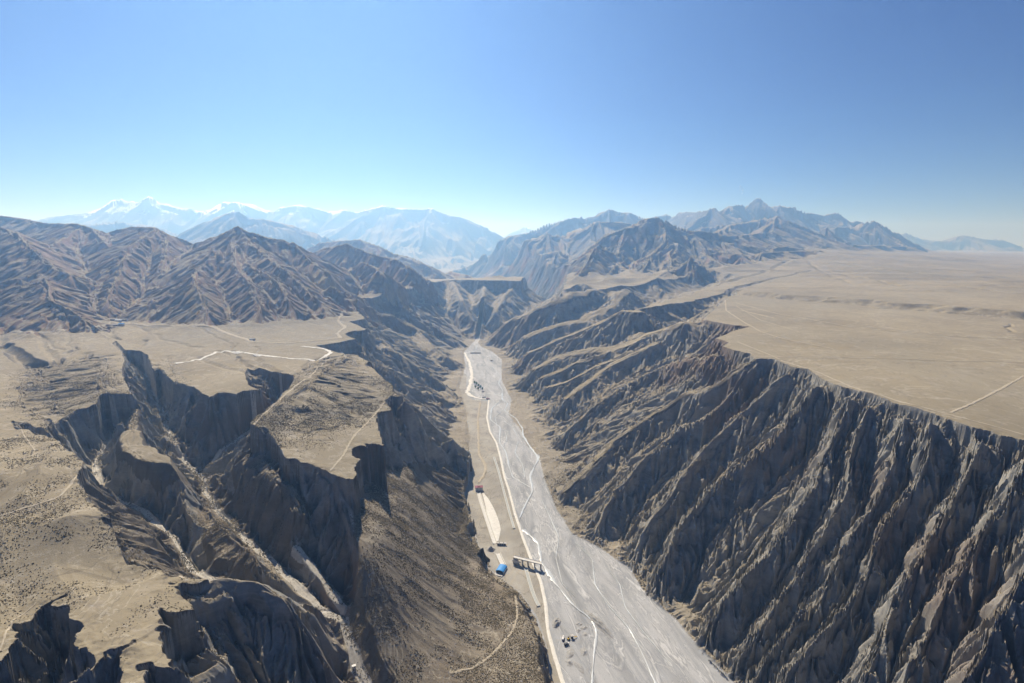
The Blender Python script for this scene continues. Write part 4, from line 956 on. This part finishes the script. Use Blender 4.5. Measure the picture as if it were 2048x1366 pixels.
# ------------------------------------------------------------------ dry scrub on the slopes
area = (Yf[:-1, :-1] * (aa[1] - aa[0])) * np.diff(ya)[:, None]
gz = np.gradient(H[:-1, :-1], axis=0) / np.diff(ya)[:, None]
dens = np.where(patf > .5, 1.0, 0) * (tanf < .5) + ribsf * .5 + (Xf < -.6 * Yf) * (Yf < 800) * .35 + (inCf & (fanf < .5)) * .45 * (np.abs(up(gy)) < .7)
dens = np.clip(dens[:-1, :-1], 0, 1.2) * (~bed[:-1, :-1]) * (np.abs(gz) < .8) * np.clip((1450 - Yf[:-1, :-1]) / 500, 0, 1)
pn = vnoise(Xf, Yf, 22, 301)[:-1, :-1]; pn2 = vnoise(Xf, Yf, 90, 302)[:-1, :-1]
dens = dens * np.clip(.45 + .9 * pn + .6 * pn2, .02, 1.5)
wgt = (dens * area).astype(float).ravel(); NS_ = 150000
pick = rng.choice(len(wgt), NS_, p=wgt / wgt.sum()); pi_, pj = np.unravel_index(pick, dens.shape)
y = ya[pi_] + rng.random(NS_) * (ya[pi_ + 1] - ya[pi_]); x = (aa[pj] + rng.random(NS_) * (aa[1] - aa[0])) * y
z = surf(x, y); rs = (.3 + .8 * rng.random(NS_) ** 2.2) * np.clip(.45 + y / 1500, .6, 1.1)
ang = rng.random(NS_) * 6.28
prim = [(math.cos(k * 1.2566), math.sin(k * 1.2566), -.25) for k in range(5)] + [(.62 * math.cos(k * 1.2566 + .6), .62 * math.sin(k * 1.2566 + .6), .75) for k in range(5)]
prim = np.array(prim); jit = 1 + .3 * rng.normal(size=(NS_, 10, 1))
V = prim[None] * rs[:, None, None] * jit; ca, sa = np.cos(ang)[:, None], np.sin(ang)[:, None]
V = np.stack([V[..., 0] * ca - V[..., 1] * sa + x[:, None], V[..., 0] * sa + V[..., 1] * ca + y[:, None], V[..., 2] + z[:, None]], -1).reshape(-1, 3).astype(f4)
q4 = np.array([(k, (k + 1) % 5, 5 + k) for k in range(5)] + [((k + 1) % 5, 5 + (k + 1) % 5, 5 + k) for k in range(5)] + [(5, 6, 7), (5, 7, 8), (5, 8, 9)])
Fi = (q4[None] + (np.arange(NS_) * 10)[:, None, None]).reshape(-1, 3).astype(np.int32)
me = bpy.data.meshes.new("scrub"); me.vertices.add(len(V)); me.vertices.foreach_set("co", V.ravel()); me.loops.add(Fi.size); me.loops.foreach_set("vertex_index", Fi.ravel())
me.polygons.add(len(Fi)); me.polygons.foreach_set("loop_start", np.arange(0, Fi.size, 3, dtype=np.int32)); me.update()
M_scrub = flat("dry_scrub", (.125, .105, .07), .95, .4, .05); me.materials.append(M_scrub)
o = bpy.data.objects.new("scrub", me); col.objects.link(o); o['kind'] = 'stuff'; o['label'] = "low dry scrub dotted over the slopes and banks"; o['category'] = "scrub"
# ------------------------------------------------------------------ wisp of cloud, far beyond the haze
def cloud(px, py, Y, parts_, label):
    c = atd(px, py, Y); V, F = [], []
    for ox, oz, r in parts_:
        b = len(V); n, m_ = 14, 9
        for j in range(m_ + 1):
            for i in range(n):
                t_, p_ = math.pi * j / m_, 2 * math.pi * i / n
                k = r * (1 + .22 * math.sin(3 * p_ + ox) * math.sin(2 * t_ + oz))
                V.append((ox + k * math.sin(t_) * math.cos(p_), k * math.sin(t_) * math.sin(p_), oz + k * 1.3 * math.cos(t_)))
        F += [(b + j * n + i, b + j * n + (i + 1) % n, b + (j + 1) * n + (i + 1) % n, b + (j + 1) * n + i) for j in range(m_) for i in range(n)]
    o = new_mesh("cloud", V, F, M_cloud, smooth=True); o.location = tuple(map(float, c)); o['label'] = label; o['category'] = "cloud"; o['kind'] = 'structure'
m = bpy.data.materials.new("cloud_vapour"); m.use_nodes = True; m.node_tree.nodes.clear()
vo = m.node_tree.nodes.new("ShaderNodeVolumePrincipled"); mo = m.node_tree.nodes.new("ShaderNodeOutputMaterial")
vo.inputs['Density'].default_value = .006; vo.inputs['Color'].default_value = (1, 1, 1, 1); vo.inputs['Absorption Color'].default_value = (1, 1, 1, 1); vo.inputs['Anisotropy'].default_value = .3; m.node_tree.links.new(vo.outputs[0], mo.inputs['Volume']); M_cloud = m
cloud(1483, 378, 30000, [(-110, 170, 60), (-60, 100, 85), (-10, 20, 90), (40, -80, 110), (60, -180, 90), (110, 0, 60)], "small white wisp of cloud above the right hand peak")
cloud(1471, 359, 30000, [(0, 0, 32), (30, -10, 24)], "tiny white cloud puff upper left of the wisp")
print("details", round(time.time() - T0, 1))
# ------------------------------------------------------------------ air
top = float(H.max()) + 60
me = bpy.data.meshes.new("haze"); X0, X1, Y0, Y1, Z0 = -42000, 42000, -3000, 33500, float(H.min()) - 1
vs = [(x, y, z) for z in (Z0, top) for y in (Y0, Y1) for x in (X0, X1)]
me.from_pydata(vs, [], [(0, 2, 3, 1), (4, 5, 7, 6), (0, 1, 5, 4), (2, 6, 7, 3), (0, 4, 6, 2), (1, 3, 7, 5)])
o = bpy.data.objects.new("haze", me); col.objects.link(o); o['kind'] = 'stuff'; o['label'] = "thin blue haze filling the air over the whole landscape"; o['category'] = "haze"
m = bpy.data.materials.new("haze_air"); m.use_nodes = True; m.node_tree.nodes.clear()
vo = m.node_tree.nodes.new("ShaderNodeVolumePrincipled"); mo = m.node_tree.nodes.new("ShaderNodeOutputMaterial")
vo.inputs['Density'].default_value = 0.000092; vo.inputs['Color'].default_value = (.29, .55, .98, 1); vo.inputs['Absorption Color'].default_value = (1, 1, 1, 1)
vo.inputs['Anisotropy'].default_value = .55
m.node_tree.links.new(vo.outputs[0], mo.inputs['Volume']); me.materials.append(m)
print("done", round(time.time() - T0, 1), "top", top)
